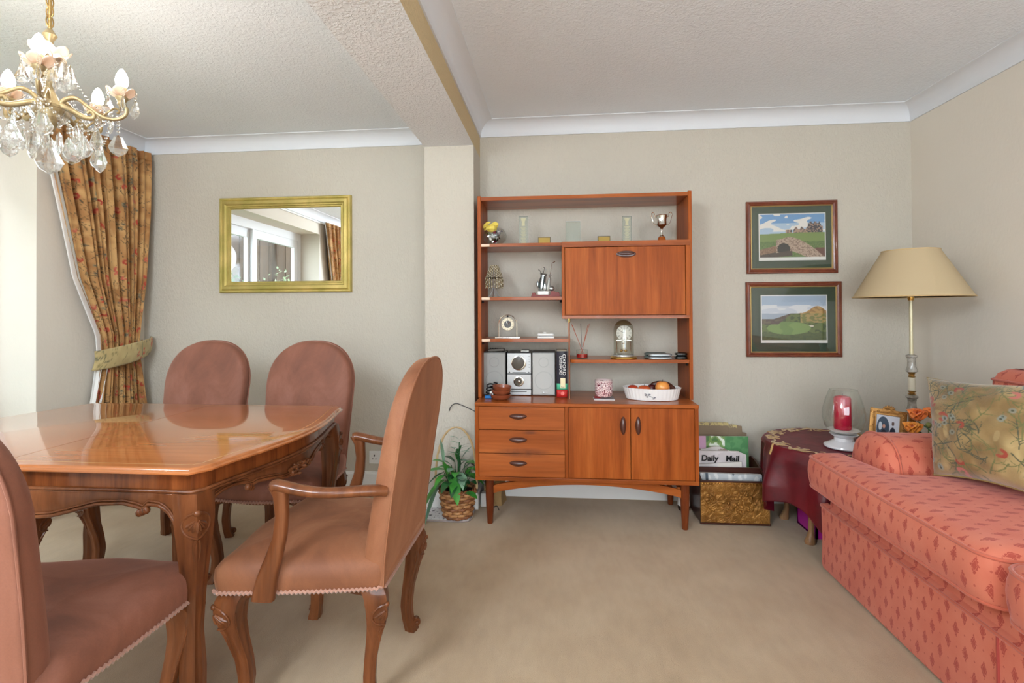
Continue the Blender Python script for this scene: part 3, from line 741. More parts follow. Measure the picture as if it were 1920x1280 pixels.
# -- top shelf
t = thing('sweet_bowl', 'round glass bowl of wrapped sweets with yellow paper, on the top shelf end', 'bowl', (X(928), SY, Z1s), world=True); bx = X(929)
part('glass', MB().lathe([(.025, 0), (.04, .004), (.066, .03), (.072, .055), (.062, .085), (.045, .1), (.043, .1), (.060, .083), (.069, .055), (.063, .032), (.038, .008), (0, .006)], (bx, SY, Z1s), 28), m_glassb, t)
rr = random.Random(3)
sw = [(196, 200, 205), (150, 30, 60), (40, 70, 66), (30, 34, 30), (210, 206, 200), (90, 96, 60), (128, 120, 130)]
for i in range(17):
    a = rr.uniform(0, 2*PI); r_ = rr.uniform(.0, .042); R = Matrix.Rotation(rr.uniform(0, 3), 3, 'X') @ Matrix.Rotation(rr.uniform(0, 3), 3, 'Z')
    c_ = (bx+r_*math.cos(a), SY+r_*math.sin(a), Z1s+.02+i*.0038); q = MB().ell(c_, (.014, .010, .009), 8, 6, R)
    for e in (-1, 1):
        d = R @ Vector((e, 0, 0)); u = R @ Vector((0, .009, 0)); k = Vector(c_)+d*.013; q.add([k, k+d*.012+u, k+d*.012-u], [(0, 1, 2)])
    q.build('wrapped_sweet', M('foil_%d' % (i % 7), sw[i % 7], .25, metal=.3), smooth=None, label='foil-wrapped sweet heaped in the round glass bowl', cat='sweet', group='wrapped sweets in the glass bowl')
q = MB(); rr = random.Random(9)
for i in range(9):
    a = rr.uniform(0, 2*PI); c_ = Vector((bx-.022+.02*math.cos(a), SY-.02+.015*math.sin(a), Z1s+.092+rr.uniform(0, .034)))
    d = Vector((math.cos(a)*.028, math.sin(a)*.02, rr.uniform(-.015, .02))); u = Vector((rr.uniform(-.02, .02), .01, .02)); q.add([c_, c_+d, c_+d*.8+u, c_+u*1.1, c_-d*.3+u], [(0, 1, 2, 3, 4)])
q.ell((bx-.02, SY-.015, Z1s+.100), (.036, .026, .024), 7, 5)
q.build('yellow_tissue', M('yellow_tissue', (232, 206, 92), .6), smooth=None, label='crumpled yellow tissue paper on top of the sweets', cat='paper')
def plaque(px0, px1, ytop, label, etched):
    x0, x1 = X(px0), X(px1); h = at(px0, ytop, Y=SY).z-Z1s
    t = thing('glass_plaque', label, 'plaque', ((x0+x1)/2, SY, Z1s), world=True)
    part('glass_block', MB().box(x0, x1, SY-.007, SY+.007, Z1s, Z1s+h), thin_glass('plaque_glass', (236, 240, 236), .25, .1), t, bevel=.002)
    part('glass_edge', MB().box(x0, x1, SY-.0075, SY+.0075, Z1s+h, Z1s+h+.003).box(x1, x1+.002, SY-.0075, SY+.0075, Z1s, Z1s+h), M('bright_glass_edge', (196, 198, 192), .2, alpha=.75), t, smooth=None)
    if etched:
        q = MB(); m = (x0+x1)/2; w_ = (x1-x0)*.30
        # crest above a long engraved text
        q.prism([(m-w_, Z1s+h*.93), (m+w_, Z1s+h*.93), (m+w_*.5, Z1s+h*.80), (m+w_*.6, Z1s+h*.66), (m-w_*.6, Z1s+h*.66), (m-w_*.5, Z1s+h*.80)], SY-.0085, SY-.0075, 'Y')
        for k in range(14): a = w_*(1-.4*(k % 3)/2); q.box(m-a, m+a, SY-.0085, SY-.0075, Z1s+h*(.60-.042*k), Z1s+h*(.60-.042*k)+.0035)
        part('etching', q, M('frosted_etching', (190, 184, 150), .7), t, smooth=None)
plaque(974, 991, 406, 'tall narrow engraved glass plaque, nearer the bowl of sweets', True)
plaque(1168, 1185, 406, 'tall narrow engraved glass plaque, nearer the silver trophy', True)
plaque(1062, 1089, 416, 'plain wide glass plaque in the middle of the top shelf', False)
def gold_card(px0, px1, ytop, label):
    x0, x1 = X(px0), X(px1); h = at(px0, ytop, Y=SY).z-Z1s
    t = thing('gold_plate_block', label, 'award', ((x0+x1)/2, SY, Z1s), world=True)
    part('block', MB().box(x0, x1, SY-.012, SY+.012, Z1s, Z1s+h), M('dark_wood_block', (60, 48, 30), .4), t, bevel=.001)
    part('gold_plate', MB().box(x0+.003, x1-.003, SY-.0135, SY-.012, Z1s+.001, Z1s+h-.004), M('satin_gold_plate', (150, 122, 54), .5, metal=.4, bump=(60, .3, .002)), t)
gold_card(1010, 1033, 445, 'small gold-plated award block beside the tall plaque near the sweets')
gold_card(1122, 1145, 443, 'small gold-plated award block between the plain plaque and the trophy')
t = thing('trophy_cup', 'silver two-handled trophy cup on a wooden plinth', 'trophy', (X(1242), SY, Z1s), world=True); tx = X(1242)
part('plinth', MB().lathe([(.021, 0), (.022, .004), (.020, .02), (.018, .024), (0, .024)], (tx, SY, Z1s), 20), m_teak_v, t)
part('cup', MB().lathe([(.015, .024), (.016, .027), (.006, .034), (.004, .05), (.006, .062), (.010, .068), (.028, .080), (.026, .086), (.025, .1), (.028, .120), (.033, .124), (.031, .124), (.024, .1), (.022, .088), (0, .08)], (tx, SY, Z1s), 26), m_chrome, t)
for sg in (-1, 1):
    part('handle', MB().tube(smoothpath([(tx+sg*.027, SY, Z1s+.116), (tx+sg*.037, SY, Z1s+.120), (tx+sg*.040, SY, Z1s+.134), (tx+sg*.049, SY, Z1s+.137), (tx+sg*.056, SY, Z1s+.127), (tx+sg*.050, SY, Z1s+.105), (tx+sg*.042, SY, Z1s+.088), (tx+sg*.028, SY, Z1s+.081)], 5), .0022, 6), m_chrome, t)
t.scale = (1.06, 1.06, 1.27)
# -- second shelf
lx = X(927)
t = thing('beaded_table_lamp', 'miniature lamp with a beaded shade on a curved silver foot', 'lamp', (lx, SY, Z2s), world=True)
q = MB()
for a in (0, PI/2, PI, 3*PI/2): q.tube(smoothpath([(lx+.038*math.cos(a+.4), SY+.03*math.sin(a+.4), Z2s+.002), (lx+.02*math.cos(a+.4), SY+.02*math.sin(a+.4), Z2s+.02), (lx+.006*math.cos(a+.4), SY+.006*math.sin(a+.4), Z2s+.06)], 5), .003, 6)
q.lathe([(.004, .055), (.004, .17)], (lx, SY, Z2s), 8)
part('stand', q, m_silver, t)
m_bead = M('smoky_amber_bead', (150, 134, 100), .15, metal=.35)
q = MB(); q2 = MB(); nb = 22
for k in range(nb):
    a = 2*PI*k/nb
    for i in range(9):
        u = i/8; r_ = lerp(.024, .050, u); z = Z2s+lerp(.188, .118, u); (q if (k+i) % 2 else q2).ell((lx+r_*math.cos(a), SY+r_*math.sin(a), z), (.0036, .0036, .0042), 5, 4)
    for i in range(7): (q if (k+i) % 3 else q2).ell((lx+.052*math.cos(a), SY+.052*math.sin(a), Z2s+.110-.0088*i), (.0034, .0034, .0042), 5, 4)
part('bead_shade', q, m_bead, t, kind='stuff', smooth=60); part('clear_beads', q2, M('pale_bead', (214, 206, 182), .1, metal=.2), t, kind='stuff', smooth=60)
part('shade_ring', MB().tube([(lx+.051*math.cos(a), SY+.051*math.sin(a), Z2s+.116) for a in np.linspace(0, 2*PI, 25)[:-1]], .0028, 6, closed=True), M('dark_bronze', (60, 44, 28), .4, metal=.7), t)
part('shade_ring', MB().tube([(lx+.023*math.cos(a), SY+.023*math.sin(a), Z2s+.191) for a in np.linspace(0, 2*PI, 17)[:-1]], .002, 6, closed=True), M('dark_bronze', (60, 44, 28), .4, metal=.7), t)
gx = X(1023)
t = thing('golf_bag_figurine', 'silver golf bag figurine with clubs on a white base and red wooden stand', 'figurine', (gx, SY, Z2s), world=True)
part('wooden_stand', MB().prism([(gx-.085, Z2s), (gx-.075, Z2s+.026), (gx-.06, Z2s+.026), (gx-.058, Z2s+.014), (gx+.03, Z2s+.014), (gx+.032, Z2s+.034), (gx+.055, Z2s+.034), (gx+.058, Z2s+.028), (gx+.08, Z2s+.028), (gx+.087, Z2s)], SY-.03, SY+.03, 'Y'), M('mahogany_stand', (122, 36, 26), .45), t, bevel=.001)
part('white_base', MB().box(gx-.045, gx+.02, SY-.034, SY+.02, Z2s+.012, Z2s+.034), m_white, t, bevel=.003)
m_pew = M('pewter', (176, 182, 182), .28, metal=.85, bump=(120, .4, .002))
q = MB().lathe([(.018, 0), (.022, .008), (.021, .03), (.017, .06), (.018, .095), (.022, .1), (.019, .104)], (gx-.022, SY, Z2s+.036), 16, axis=(.12, 0, 1))
q.ell((gx-.004, SY-.015, Z2s+.06), (.012, .008, .03), 10, 8).ell((gx-.045, SY-.01, Z2s+.075), (.008, .01, .022), 10, 8)
part('golf_bag', q, m_pew, t)
part('bag_trim', MB().tube([(gx-.036, SY-.019, Z2s+.05), (gx-.032, SY-.022, Z2s+.10), (gx-.022, SY-.024, Z2s+.125), (gx-.006, SY-.022, Z2s+.12), (gx-.01, SY-.022, Z2s+.07), (gx-.02, SY-.022, Z2s+.042)], .003, 6), M('dark_pewter', (50, 60, 60), .4, metal=.6), t)
for i, (dx, hh) in enumerate(((-.012, .03), (-.002, .038), (.008, .045), (.016, .034))):
    p0 = Vector((gx-.016+dx*.4, SY, Z2s+.13)); p1 = p0+Vector((dx, 0, hh)); part('golf_club', MB().tube([p0, p1, p1+Vector((-.008, 0, .002))], [.0014, .0014, .003], 6), m_pew if i % 2 else m_black, t)
q = MB().tube(smoothpath([(gx+.016, SY-.01, Z2s+.036), (gx+.02, SY-.01, Z2s+.07), (gx+.026, SY-.01, Z2s+.115)], 4), [.011, .012, .012, .011, .011, .010, .009, .008, .006], 8).ell((gx+.028, SY-.01, Z2s+.128), .008, 8, 6)
part('golfer', q, m_pew, t)
part('raised_club', MB().tube([(gx+.022, SY-.012, Z2s+.108), (gx+.04, SY-.012, Z2s+.20), (gx+.058, SY-.012, Z2s+.208)], [.0022, .0018, .0026], 6), m_chrome, t)
part('golf_ball_heap', MB().ell((gx+.034, SY-.008, Z2s+.05), (.02, .014, .016), 10, 8), m_pew, t)
# -- third shelf
ax = X(952)
t = thing('arch_clock', 'silver arch clock with a round cream dial hanging in the arch', 'clock', (ax, SY, Z3s), world=True)
part('base', MB().box(ax-.075, ax+.075, SY-.022, SY+.022, Z3s, Z3s+.007), m_chrome, t, bevel=.002)
path = [(ax-.054, SY, Z3s+.006), (ax-.054, SY, Z3s+.085)]+[(ax-.054*math.cos(a), SY, Z3s+.085+.054*math.sin(a)) for a in np.linspace(.2, PI-.2, 14)]+[(ax+.054, SY, Z3s+.085), (ax+.054, SY, Z3s+.006)]
part('arch', MB().tube(path, .0035, 8), m_chrome, t)
part('dial', MB().lathe([(.038, -.006), (.039, 0), (.037, .006), (0, .006)], (ax, SY-.002, Z3s+.083), 28, axis=(0, -1, 0)), M('cream_dial', (232, 220, 192), .4), t)
part('dial_centre', MB().lathe([(.022, 0), (.022, .0015), (0, .0015)], (ax, SY-.008, Z3s+.083), 24, axis=(0, -1, 0)), M('grey_dial_centre', (78, 76, 74), .4), t)
q = MB()
for i in range(12): a = PI*i/6; q.box(ax+.031*math.sin(a)-.001, ax+.031*math.sin(a)+.001, SY-.0088, SY-.0078, Z3s+.083+.031*math.cos(a)-.003, Z3s+.083+.031*math.cos(a)+.003)
q.ell((ax, SY-.004, Z3s+.13), (.006, .003, .006), 8, 6)
part('hour_marks', q, m_black, t, smooth=None)
for a, L in ((-.45, .02), (.75, .026)): part('clock_hand', MB().tube([(ax, SY-.0105, Z3s+.083), (ax+L*math.sin(a), SY-.0105, Z3s+.083+L*math.cos(a))], .0013, 5), m_chrome, t)
wx = X(1024)
t = thing('white_stapler', 'small white plastic gadget lying on the third shelf', 'gadget', (wx, SY-.02, Z3s), world=True)
part('body', MB().box(wx-.05, wx+.048, SY-.04, SY, Z3s, Z3s+.011), m_white, t, bevel=.003); part('lid', MB().box(wx-.05, wx+.046, SY-.041, SY, Z3s+.015, Z3s+.029), m_white, t, bevel=.005)
part('hinge', MB().box(wx-.04, wx+.04, SY-.035, SY-.005, Z3s+.01, Z3s+.016), M('grey_plastic', (140, 142, 146), .4), t); part('knob', MB().lathe([(.009, 0), (.009, .008), (0, .009)], (wx-.008, SY-.02, Z3s+.028), 12), m_white, t)
# -- counter, left: hi-fi
CZ = BZ1+.001; HY = 3.02
def XH(px): return xat(px, HY)
hz0 = CZ
def speaker(px0, px1, label, shade):
    x0, x1 = XH(px0), XH(px1); h = .262
    t = thing('stereo_speaker', label, 'speaker', ((x0+x1)/2, HY, hz0), world=True); m = (x0+x1)/2
    part('cabinet', MB().box(x0, x1, HY, HY+.15, hz0, hz0+h), M('dark_speaker_case', (70, 68, 66), .4), t, bevel=.003)
    part('grille', MB().box(x0+.003, x1-.003, HY-.008, HY, hz0+.006, hz0+h-.006), M('grille_'+str(shade), (shade, shade-1, shade-5), .8, bump=(900, .3, .001)), t, bevel=.004)
    for r_, z in ((.030, .2), (.054, .092)): part('cone_ring', MB().lathe([(r_, 0), (r_+.001, .0012), (r_-.003, .0012), (r_-.004, 0)], (m, HY-.0075, hz0+z), 30, axis=(0, -1, 0)), M('grille_ring_%d' % shade, (shade-10, shade-10, shade-14), .8), t)
    q = MB().ell((m, HY-.009, hz0+.018), (.008, .003, .006), 12, 6)
    for e in (-1, 1): q.ell((m+e*.018, HY-.009, hz0+.016), (.008, .002, .0028), 8, 4)
    part('badge', q, m_silver if shade > 170 else m_black, t)
speaker(905, 948, 'grey stereo speaker at the left end of the unit, behind clay bowls', 158)
speaker(997, 1041, 'pale grey stereo speaker beside the thick dictionary', 188)
x0, x1 = XH(950), XH(996); m = (x0+x1)/2
t = thing('mini_hifi', 'silver micro stereo with two round dials between its speakers', 'stereo', (m, HY, hz0), world=True)
part('case', MB().box(x0, x1, HY+.004, HY+.2, hz0, hz0+.258), m_black, t, bevel=.003)
m_hifi = M('silver_plastic', (184, 184, 184), .3, metal=.35)
part('upper_face', MB().box(x0+.002, x1-.002, HY-.006, HY+.004, hz0+.132, hz0+.254), m_hifi, t, bevel=.002)
part('lower_face', MB().box(x0+.002, x1-.002, HY-.010, HY+.004, hz0+.040, hz0+.128), m_hifi, t, bevel=.002)
part('cassette_drawer', MB().box(x0+.002, x1-.002, HY-.006, HY+.004, hz0+.004, hz0+.036), m_hifi, t, bevel=.002)
for z, r_, n_ in ((.196, .040, 'display_dial'), (.086, .026, 'volume_dial')):
    d = part(n_, MB().lathe([(r_+.006, 0), (r_+.004, .006), (r_, .007), (r_-.002, .003)], (m-.002, HY-.006 if z > .1 else HY-.010, hz0+z), 32, axis=(0, -1, 0)), m_chrome, t)
    part('dial_face', MB().lathe([(r_-.001, .0), (r_-.002, .003), (0, .0035)], (m-.006, HY-.0065 if z > .1 else HY-.0105, hz0+z), 28, axis=(0, -1, 0)), M('smoked_display', (66, 60, 54), .12, coat=.6), d)
part('volume_knob', MB().ell((m, HY-.016, hz0+.086), (.009, .006, .009), 14, 8), m_chrome, t)
for i in range(5):
    for e in (-1, 1): part('button', MB().ell((m+e*.060, HY-.007, hz0+.170+.016*i), .0022, 6, 4), M('dark_grey_button', (70, 72, 74), .4), t)
q = MB(); q.box(m-.04, m+.04, HY-.0068, HY-.006, hz0+.138, hz0+.141)
part('face_strip', q, M('dark_grey_button', (70, 72, 74), .4), t); part('cassette_slot', MB().box(m-.05, m+.045, HY-.007, HY-.006, hz0+.022, hz0+.027), M('dark_grey_button', (70, 72, 74), .4), t)
for e in (-.058, .058): part('button', MB().ell((m+e, HY-.007, hz0+.140), .004, 6, 4), M('dark_grey_button', (70, 72, 74), .4), t)
# small clutter on top of the hi-fi
hz1 = hz0+.262
c_ = XH(930)
t = thing('remote_control', 'flat dark remote control lying on the speaker behind the clay bowls', 'remote control', (c_, HY+.07, hz1), world=True)
part('case', MB().box(c_-.055, c_+.045, HY+.02, HY+.07, hz1, hz1+.016, Matrix.Rotation(-.06, 3, 'Y')), M('brown_grey_plastic', (92, 84, 76), .5), t, bevel=.004)
for i in range(6): part('button', MB().ell((c_-.04+i*.015, HY+.04, hz1+.018), .0035, 6, 4), m_black, t)
c_ = XH(985); t = thing('cassette_case', 'small clear cassette case lying on top of the stereo', 'case', (c_, HY+.06, hz0+.2585), world=True)
part('case_shell', MB().box(c_-.03, c_+.02, HY+.02, HY+.08, hz0+.2585, hz0+.270), M('clear_grey_plastic', (170, 168, 160), .2), t, bevel=.002); part('inlay_card', MB().box(c_-.027, c_+.017, HY+.022, HY+.078, hz0+.2702, hz0+.2712), m_black, t)
# terracotta bowls, one in another
m_terra = M('glazed_terracotta', (118, 58, 36), .28, coat=.4, var=(14, (150, 80, 52)))
bx, by = xat(938, 2.88), 2.88
for i, (z, r_, lab) in enumerate(((0, .060, 'lowest of three stacked brown terracotta bowls on the counter'), (.026, .056, 'middle terracotta bowl of the stack of three'), (.047, .054, 'topmost terracotta bowl of the stack, tilted a little'))):
    MB().lathe([(r_*.62, 0), (r_*.9, .010), (r_, .028), (r_*1.03, .031), (r_*.98, .032), (r_*.86, .012), (0, .008)], (bx+.003*i, by, CZ+z), 32, axis=(0, 0, 1) if i < 2 else (.06, -.03, 1)).build('terracotta_bowl', m_terra, label=lab, cat='bowl', smooth=50)
# tangle of cables with a blue plug
c0 = Vector((xat(908, 2.93), 2.93, CZ)); rr = random.Random(5); pts = []
for i in range(26): a = i*1.05; pts.append((c0.x+.045+.038*math.cos(a)*(1-.012*i), c0.y+.022*math.sin(a*1.1), CZ+.006+.0032*i+.006*math.sin(i*2.1)))
t = thing('cable_tangle', 'tangle of black cable with a blue plug beside the clay bowls', 'cable', tuple(c0), world=True)
part('cable', MB().tube(smoothpath(pts, 5), .0042, 6), m_black, t, smooth=60); part('blue_plug', MB().box(c0.x+.005, c0.x+.048, 2.895, 2.915, CZ+.001, CZ+.018), M('blue_plastic', (30, 110, 176), .35), t, bevel=.004)
part('white_plug', MB().box(c0.x+.034, c0.x+.056, 2.898, 2.922, CZ+.02, CZ+.042), m_white, t, bevel=.004)
# thick dictionary
bx0, bx1 = xat(1043, 2.97), xat(1063, 2.97); bh = .270
t = thing('dictionary', 'thick black hardback dictionary with green and red bands, standing upright', 'book', ((bx0+bx1)/2, 3.0, CZ), world=True)
q = MB(); q.prism([(bx0, 3.13), (bx0, 2.965)]+[(lerp(bx0, bx1, u), 2.965-.008*math.sin(PI*u)) for u in np.linspace(.1, .9, 7)]+[(bx1, 2.965), (bx1, 3.13)], CZ, CZ+bh)
part('cover', q, M('black_book_cloth', (34, 32, 44), .4), t, smooth=40)
part('pages', MB().box(bx0+.003, bx1-.003, 2.972, 3.127, CZ+bh+.0, CZ+bh+.0015), M('page_edge', (226, 214, 190), .8), t)
def band(z0, z1, col, n_, y=2.9555):
    q = MB(); us = np.linspace(0, 1, 9); q.loft([[(lerp(bx0-.0006, bx1+.0006, u), 2.9645-.0088*math.sin(PI*u), z) for u in us] for z in (CZ+z0, CZ+z1)], False, False, close=False); part(n_, q, M(n_, col, .45), t, solid=.0008)
band(.001, .046, (196, 44, 40), 'red_band'); band(.048, .082, (86, 190, 150), 'green_band')
part('paper_label', MB().box(bx0+.022, bx1-.012, 2.9545, 2.9556, CZ+.055, CZ+.115), M('cream_label', (236, 222, 180), .6), t)
bm_ = (bx0+bx1)/2
part('round_emblem', MB().lathe([(.0105, 0), (.0105, .0006), (0, .0006)], (bm_+.003, 2.956, CZ+.024), 20, axis=(0, -1, 0)), M('pink_emblem', (232, 120, 110), .5), t)
m_let = M('white_lettering', (236, 234, 230), .5)
text('lettering', 'OXFORD', m_let, t, (bm_+.012, 2.9552, CZ+.192), (PI/2, PI/2, 0), .026, sx=1.15)
text('lettering', 'CROSSWORD', m_let, t, (bm_-.008, 2.9552, CZ+.188), (PI/2, PI/2, 0), .022, sx=.80)
text('label_lettering', '5in6', m_black, t, (bm_+.004, 2.9542, CZ+.062), (PI/2, 0, 0), .012)
# -- right lower shelf
dx_ = X(1091)
t = thing('reed_diffuser', 'small glass reed diffuser with ruby liquid and terracotta-coloured reeds', 'diffuser', (dx_, SY, Z4s), world=True)
part('jar', MB().lathe([(.034, 0), (.036, .004), (.036, .052), (.033, .052), (.033, .006), (0, .006)], (dx_, SY, Z4s), 26), m_glassb, t)
part('liquid', MB().lathe([(.032, .007), (.032, .027), (0, .027)], (dx_, SY, Z4s), 24), m_red, t)
part('neck', MB().lathe([(.034, .052), (.012, .056), (.011, .068)], (dx_, SY, Z4s), 20), m_glassb, t)
m_reed = M('russet_reed', (176, 96, 70), .6)
for k, (tx_, ty_, h) in enumerate(((-.062, .0, .205), (-.055, .02, .195), (-.006, .02, .205), (.044, -.005, .205), (.036, .02, .195))):
    part('reed', MB().tube([(dx_-tx_*.25, SY, Z4s+.012), (dx_+tx_, SY+ty_, Z4s+h)], .0017, 5), m_reed if k != 2 else M('grey_reed', (110, 96, 92), .6), t)
cx_ = X(1169)
t = thing('anniversary_clock', 'glass-domed anniversary clock with white dial and gilt pendulum', 'clock', (cx_, SY, Z4s), world=True)
part('gilt_base', MB().lathe([(.074, 0), (.078, .004), (.074, .012), (.064, .016), (0, .016)], (cx_, SY, Z4s), 36), M('worn_brass', (206, 164, 84), .3, metal=.9), t)
part('silver_plate', MB().lathe([(.062, .016), (.060, .024), (.05, .027), (0, .027)], (cx_, SY, Z4s), 36), m_silver, t)
part('glass_dome', MB().lathe([(.058, .026)]+[(.058, z) for z in (.08, .13, .165)]+[(.058*math.cos(a), .165+.062*math.sin(a)) for a in np.linspace(.2, PI/2, 9)], (cx_, SY, Z4s), 36), thin_glass('dome_glass', (236, 236, 230), mixv=.5), t)
part('dome_cap', MB().lathe([(.0575*math.cos(a), .165+.0615*math.sin(a)) for a in np.linspace(.55, PI/2, 8)], (cx_, SY, Z4s), 36), M('smoky_gilt_glass', (150, 120, 70), .15, metal=.4, alpha=.5), t)
d = part('dial', MB().lathe([(.044, -.004), (.046, 0), (.044, .003), (0, .003)], (cx_+.002, SY-.012, Z4s+.150), 32, axis=(0, -1, 0)), m_white, t)
q = MB()
for i in range(12):
    a = PI*i/6; R = Matrix.Rotation(a, 3, 'Y'); c_ = Vector((cx_+.002+.036*math.sin(a), SY-.0158, Z4s+.150+.036*math.cos(a))); q.box(c_.x-.0011, c_.x+.0011, c_.y-.0004, c_.y+.0004, c_.z-.006, c_.z+.006, R)
part('numerals', q, m_black, d, smooth=None)
for a, L in ((-1.15, .022), (.0, .034)): part('clock_hand', MB().tube([(cx_+.002, SY-.017, Z4s+.150), (cx_+.002+L*math.sin(a), SY-.017, Z4s+.150+L*math.cos(a))], .0012, 5), m_black, d)
for e in (-1, 1): part('pillar', MB().lathe([(.003, .027), (.003, .105), (.005, .108), (.003, .112)], (cx_+e*.040, SY, Z4s), 10), m_chrome, t)
part('movement_plate', MB().box(cx_-.043, cx_+.043, SY-.004, SY+.006, Z4s+.104, Z4s+.109), m_chrome, t)
q = MB().lathe([(.0015, .045), (.0015, .105)], (cx_, SY, Z4s), 6).ell((cx_, SY, Z4s+.088), (.009, .009, .004), 10, 5)
for i in range(4): a = PI/2*i+.5; q.ell((cx_+.018*math.cos(a), SY+.018*math.sin(a), Z4s+.046), .0075, 12, 8); q.tube([(cx_, SY, Z4s+.05), (cx_+.018*math.cos(a), SY+.018*math.sin(a), Z4s+.048)], .0015, 5)
part('pendulum', q, m_brass, t)
def case_(n_, lab, px0, px1, y, h, d_, mat, band_=None):
    x0, x1 = xat(px0, y), xat(px1, y); t = thing(n_, lab, 'glasses case', ((x0+x1)/2, y+d_/2, Z4s), world=True); m = (x0+x1)/2
    def cs(z0, z1, ins): return [[(m+((x1-x0)/2-ins*k)*math.copysign(abs(math.cos(a))**.35, math.cos(a)), y+d_/2+(d_/2-ins*k)*math.copysign(abs(math.sin(a))**.6, math.sin(a)), z) for a in np.linspace(0, 2*PI, 33)[:-1]] for z, k in ((z0, 1), (lerp(z0, z1, .2), .2), (lerp(z0, z1, .7), .2), (z1, 1))]
    part('lower_shell', MB().loft(cs(Z4s, Z4s+h*.5, .010)), mat, t, smooth=50); part('lid', MB().loft(cs(Z4s+h*.52, Z4s+h, .014)), mat, t, smooth=50)
case_('glasses_case', 'silver grey hard glasses case on the shelf beside the domed clock', 1216, 1262, 2.94, .034, .05, M('satin_silver_case', (150, 154, 156), .25, metal=.5))
case_('glasses_case', 'dark green-grey glasses case lying just behind the silver one', 1208, 1252, 2.995, .036, .05, M('dark_olive_case', (74, 84, 80), .3))
case_('glasses_case', 'glossy black glasses case at the end of the shelf by the upright', 1266, 1291, 2.955, .040, .06, M('glossy_black_case', (18, 20, 20), .15, coat=.5))
# -- counter, right
CY_ = 2.93; jx = xat(1131, CY_); cz = CZ
t = thing('paper_coaster', 'folded white leaflet used as a coaster under the candle glass', 'coaster', (jx, CY_, CZ), world=True)
part('leaflet', MB().box(jx-.058, jx+.058, CY_-.045, CY_+.045, CZ, CZ+.003), m_white, t); part('leaflet', MB().box(jx-.056, jx+.056, CY_-.044, CY_+.044, CZ+.004, CZ+.008, Matrix.Rotation(.02, 3, 'X')), M('grey_leaflet', (150, 140, 140), .5), t); part('red_corner', MB().box(jx-.054, jx-.02, CY_-.03, CY_+.04, CZ+.0095, CZ+.0105), M('red_print', (184, 44, 52), .5), t)
t = thing('candle_jar', 'pink and white patterned glass candle jar with scroll pattern', 'candle', (jx, CY_, CZ+.011), world=True); jz = CZ+.011
def jar_col(u, v):
    n_ = noise.noise(Vector((math.cos(u*2*PI)*3.2, math.sin(u*2*PI)*3.2, v*3.6))*1.2); k = math.sin(n_*20)
    if v > .93: return (214, 190, 190)
    return (96, 34, 50) if k > .62 else ((196, 120, 130) if k > .3 else (236, 216, 214) if v > .35 else (240, 206, 204))
prof = [(.030, 0), (.045, .008), (.050, .022), (.051, .06), (.050, .098)]; nu, nv = 120, 60; q = MB()
def jp(u, v): r_ = interp([0, .08, .22, .6, 1], [p[0] for p in prof], v); return (jx+r_*math.cos(2*PI*u), CY_+r_*math.sin(2*PI*u), jz+v*.098)
q.grid(jp, nu, nv, True); cols = [lin(jar_col(i/nu, j/(nv-1)))[:3] for j in range(nv) for i in range(nu)]
q.fan([(jx+.03*math.cos(2*PI*i/nu), CY_+.03*math.sin(2*PI*i/nu), jz) for i in range(nu)], (jx, CY_, jz), True); cols += [lin((220, 190, 190))[:3]]*(nu+1)
part('jar', q, vcol('printed_jar_glass', .12, coat=.6), t, cols=cols, fixn=False)
part('wax', MB().lathe([(.046, .07), (.046, .078), (0, .078)], (jx, CY_, jz), 24), M('cream_wax', (240, 226, 214), .5), t); part('rim', MB().tube([(jx+.0495*math.cos(a), CY_+.0495*math.sin(a), jz+.099) for a in np.linspace(0, 2*PI, 33)[:-1]], .0022, 6, closed=True), m_glassb, t)
fx, fy = xat(1221, 2.95), 2.95; rxx, ryy = .158, .10
t = thing('oval_fruit_dish', 'white oval flan dish with fluted sides holding fruit', 'dish', (fx, fy, CZ), world=True)
RZt = Matrix.Rotation(-.10, 3, 'Z')
def oval(sc1, z, fl): return [tuple(RZt @ Vector(((rxx*sc1)*math.cos(a)*(1+fl*math.cos(40*a)), (ryy*sc1)*math.sin(a)*(1+fl*math.cos(40*a)), 0))+Vector((fx, fy, CZ+z))) for a in np.linspace(0, 2*PI, 161)[:-1]]
part('dish', MB().loft([oval(.80, 0, .0), oval(.90, .003, .008), oval(.95, .03, .010), oval(1.0, .062, .012), oval(1.02, .068, .014), oval(1.00, .069, .014), oval(.97, .062, .012), oval(.92, .03, .008), oval(.86, .008, .004), oval(.1, .006, 0)]), M('white_glazed_porcelain', (238, 236, 234), .2, coat=.5), t, smooth=50)
q = MB().tube([(fx-.055, fy-ryy*.93, CZ+.045), (fx-.035, fy-ryy*.965, CZ+.034), (fx-.012, fy-ryy*.97, CZ+.022)], .0014, 5)
for dx, dz in ((-.05, .036), (-.042, .026), (-.03, .040), (-.008, .016), (-.002, .022)): q.ell((fx+dx, fy-ryy*.972, CZ+dz), (.007, .0012, .0035), 8, 4)
part('painted_sprig', q, M('grey_glaze_sprig', (110, 108, 116), .3), t)
def fruit(n_, lab, cat, x, y, z, r, col, col2, stem=True, rot=None):
    t = thing(n_, lab, cat, (x, y, z-r[2]), world=True); s_ = M(n_+'_skin_%d' % len(bpy.data.materials), col, .3, coat=.3, var=(12, col2))
    q = MB().ell((0, 0, 0), r, 20, 14, rot)
    q.v = [(p[0], p[1], p[2]-.16*r[2]*math.exp(-((p[0]**2+p[1]**2)/(r[0]*.35)**2))*(1 if p[2] > 0 else -1)) for p in q.v]; q.xf(Matrix.Translation((x, y, z)))
    part('flesh', q, s_, t, smooth=60)
    if stem: part('stem', MB().tube([(x, y, z+r[2]*.78), (x+.003, y, z+r[2]*1.15)], .0015, 5), M('brown_stem', (80, 56, 36), .7), t)
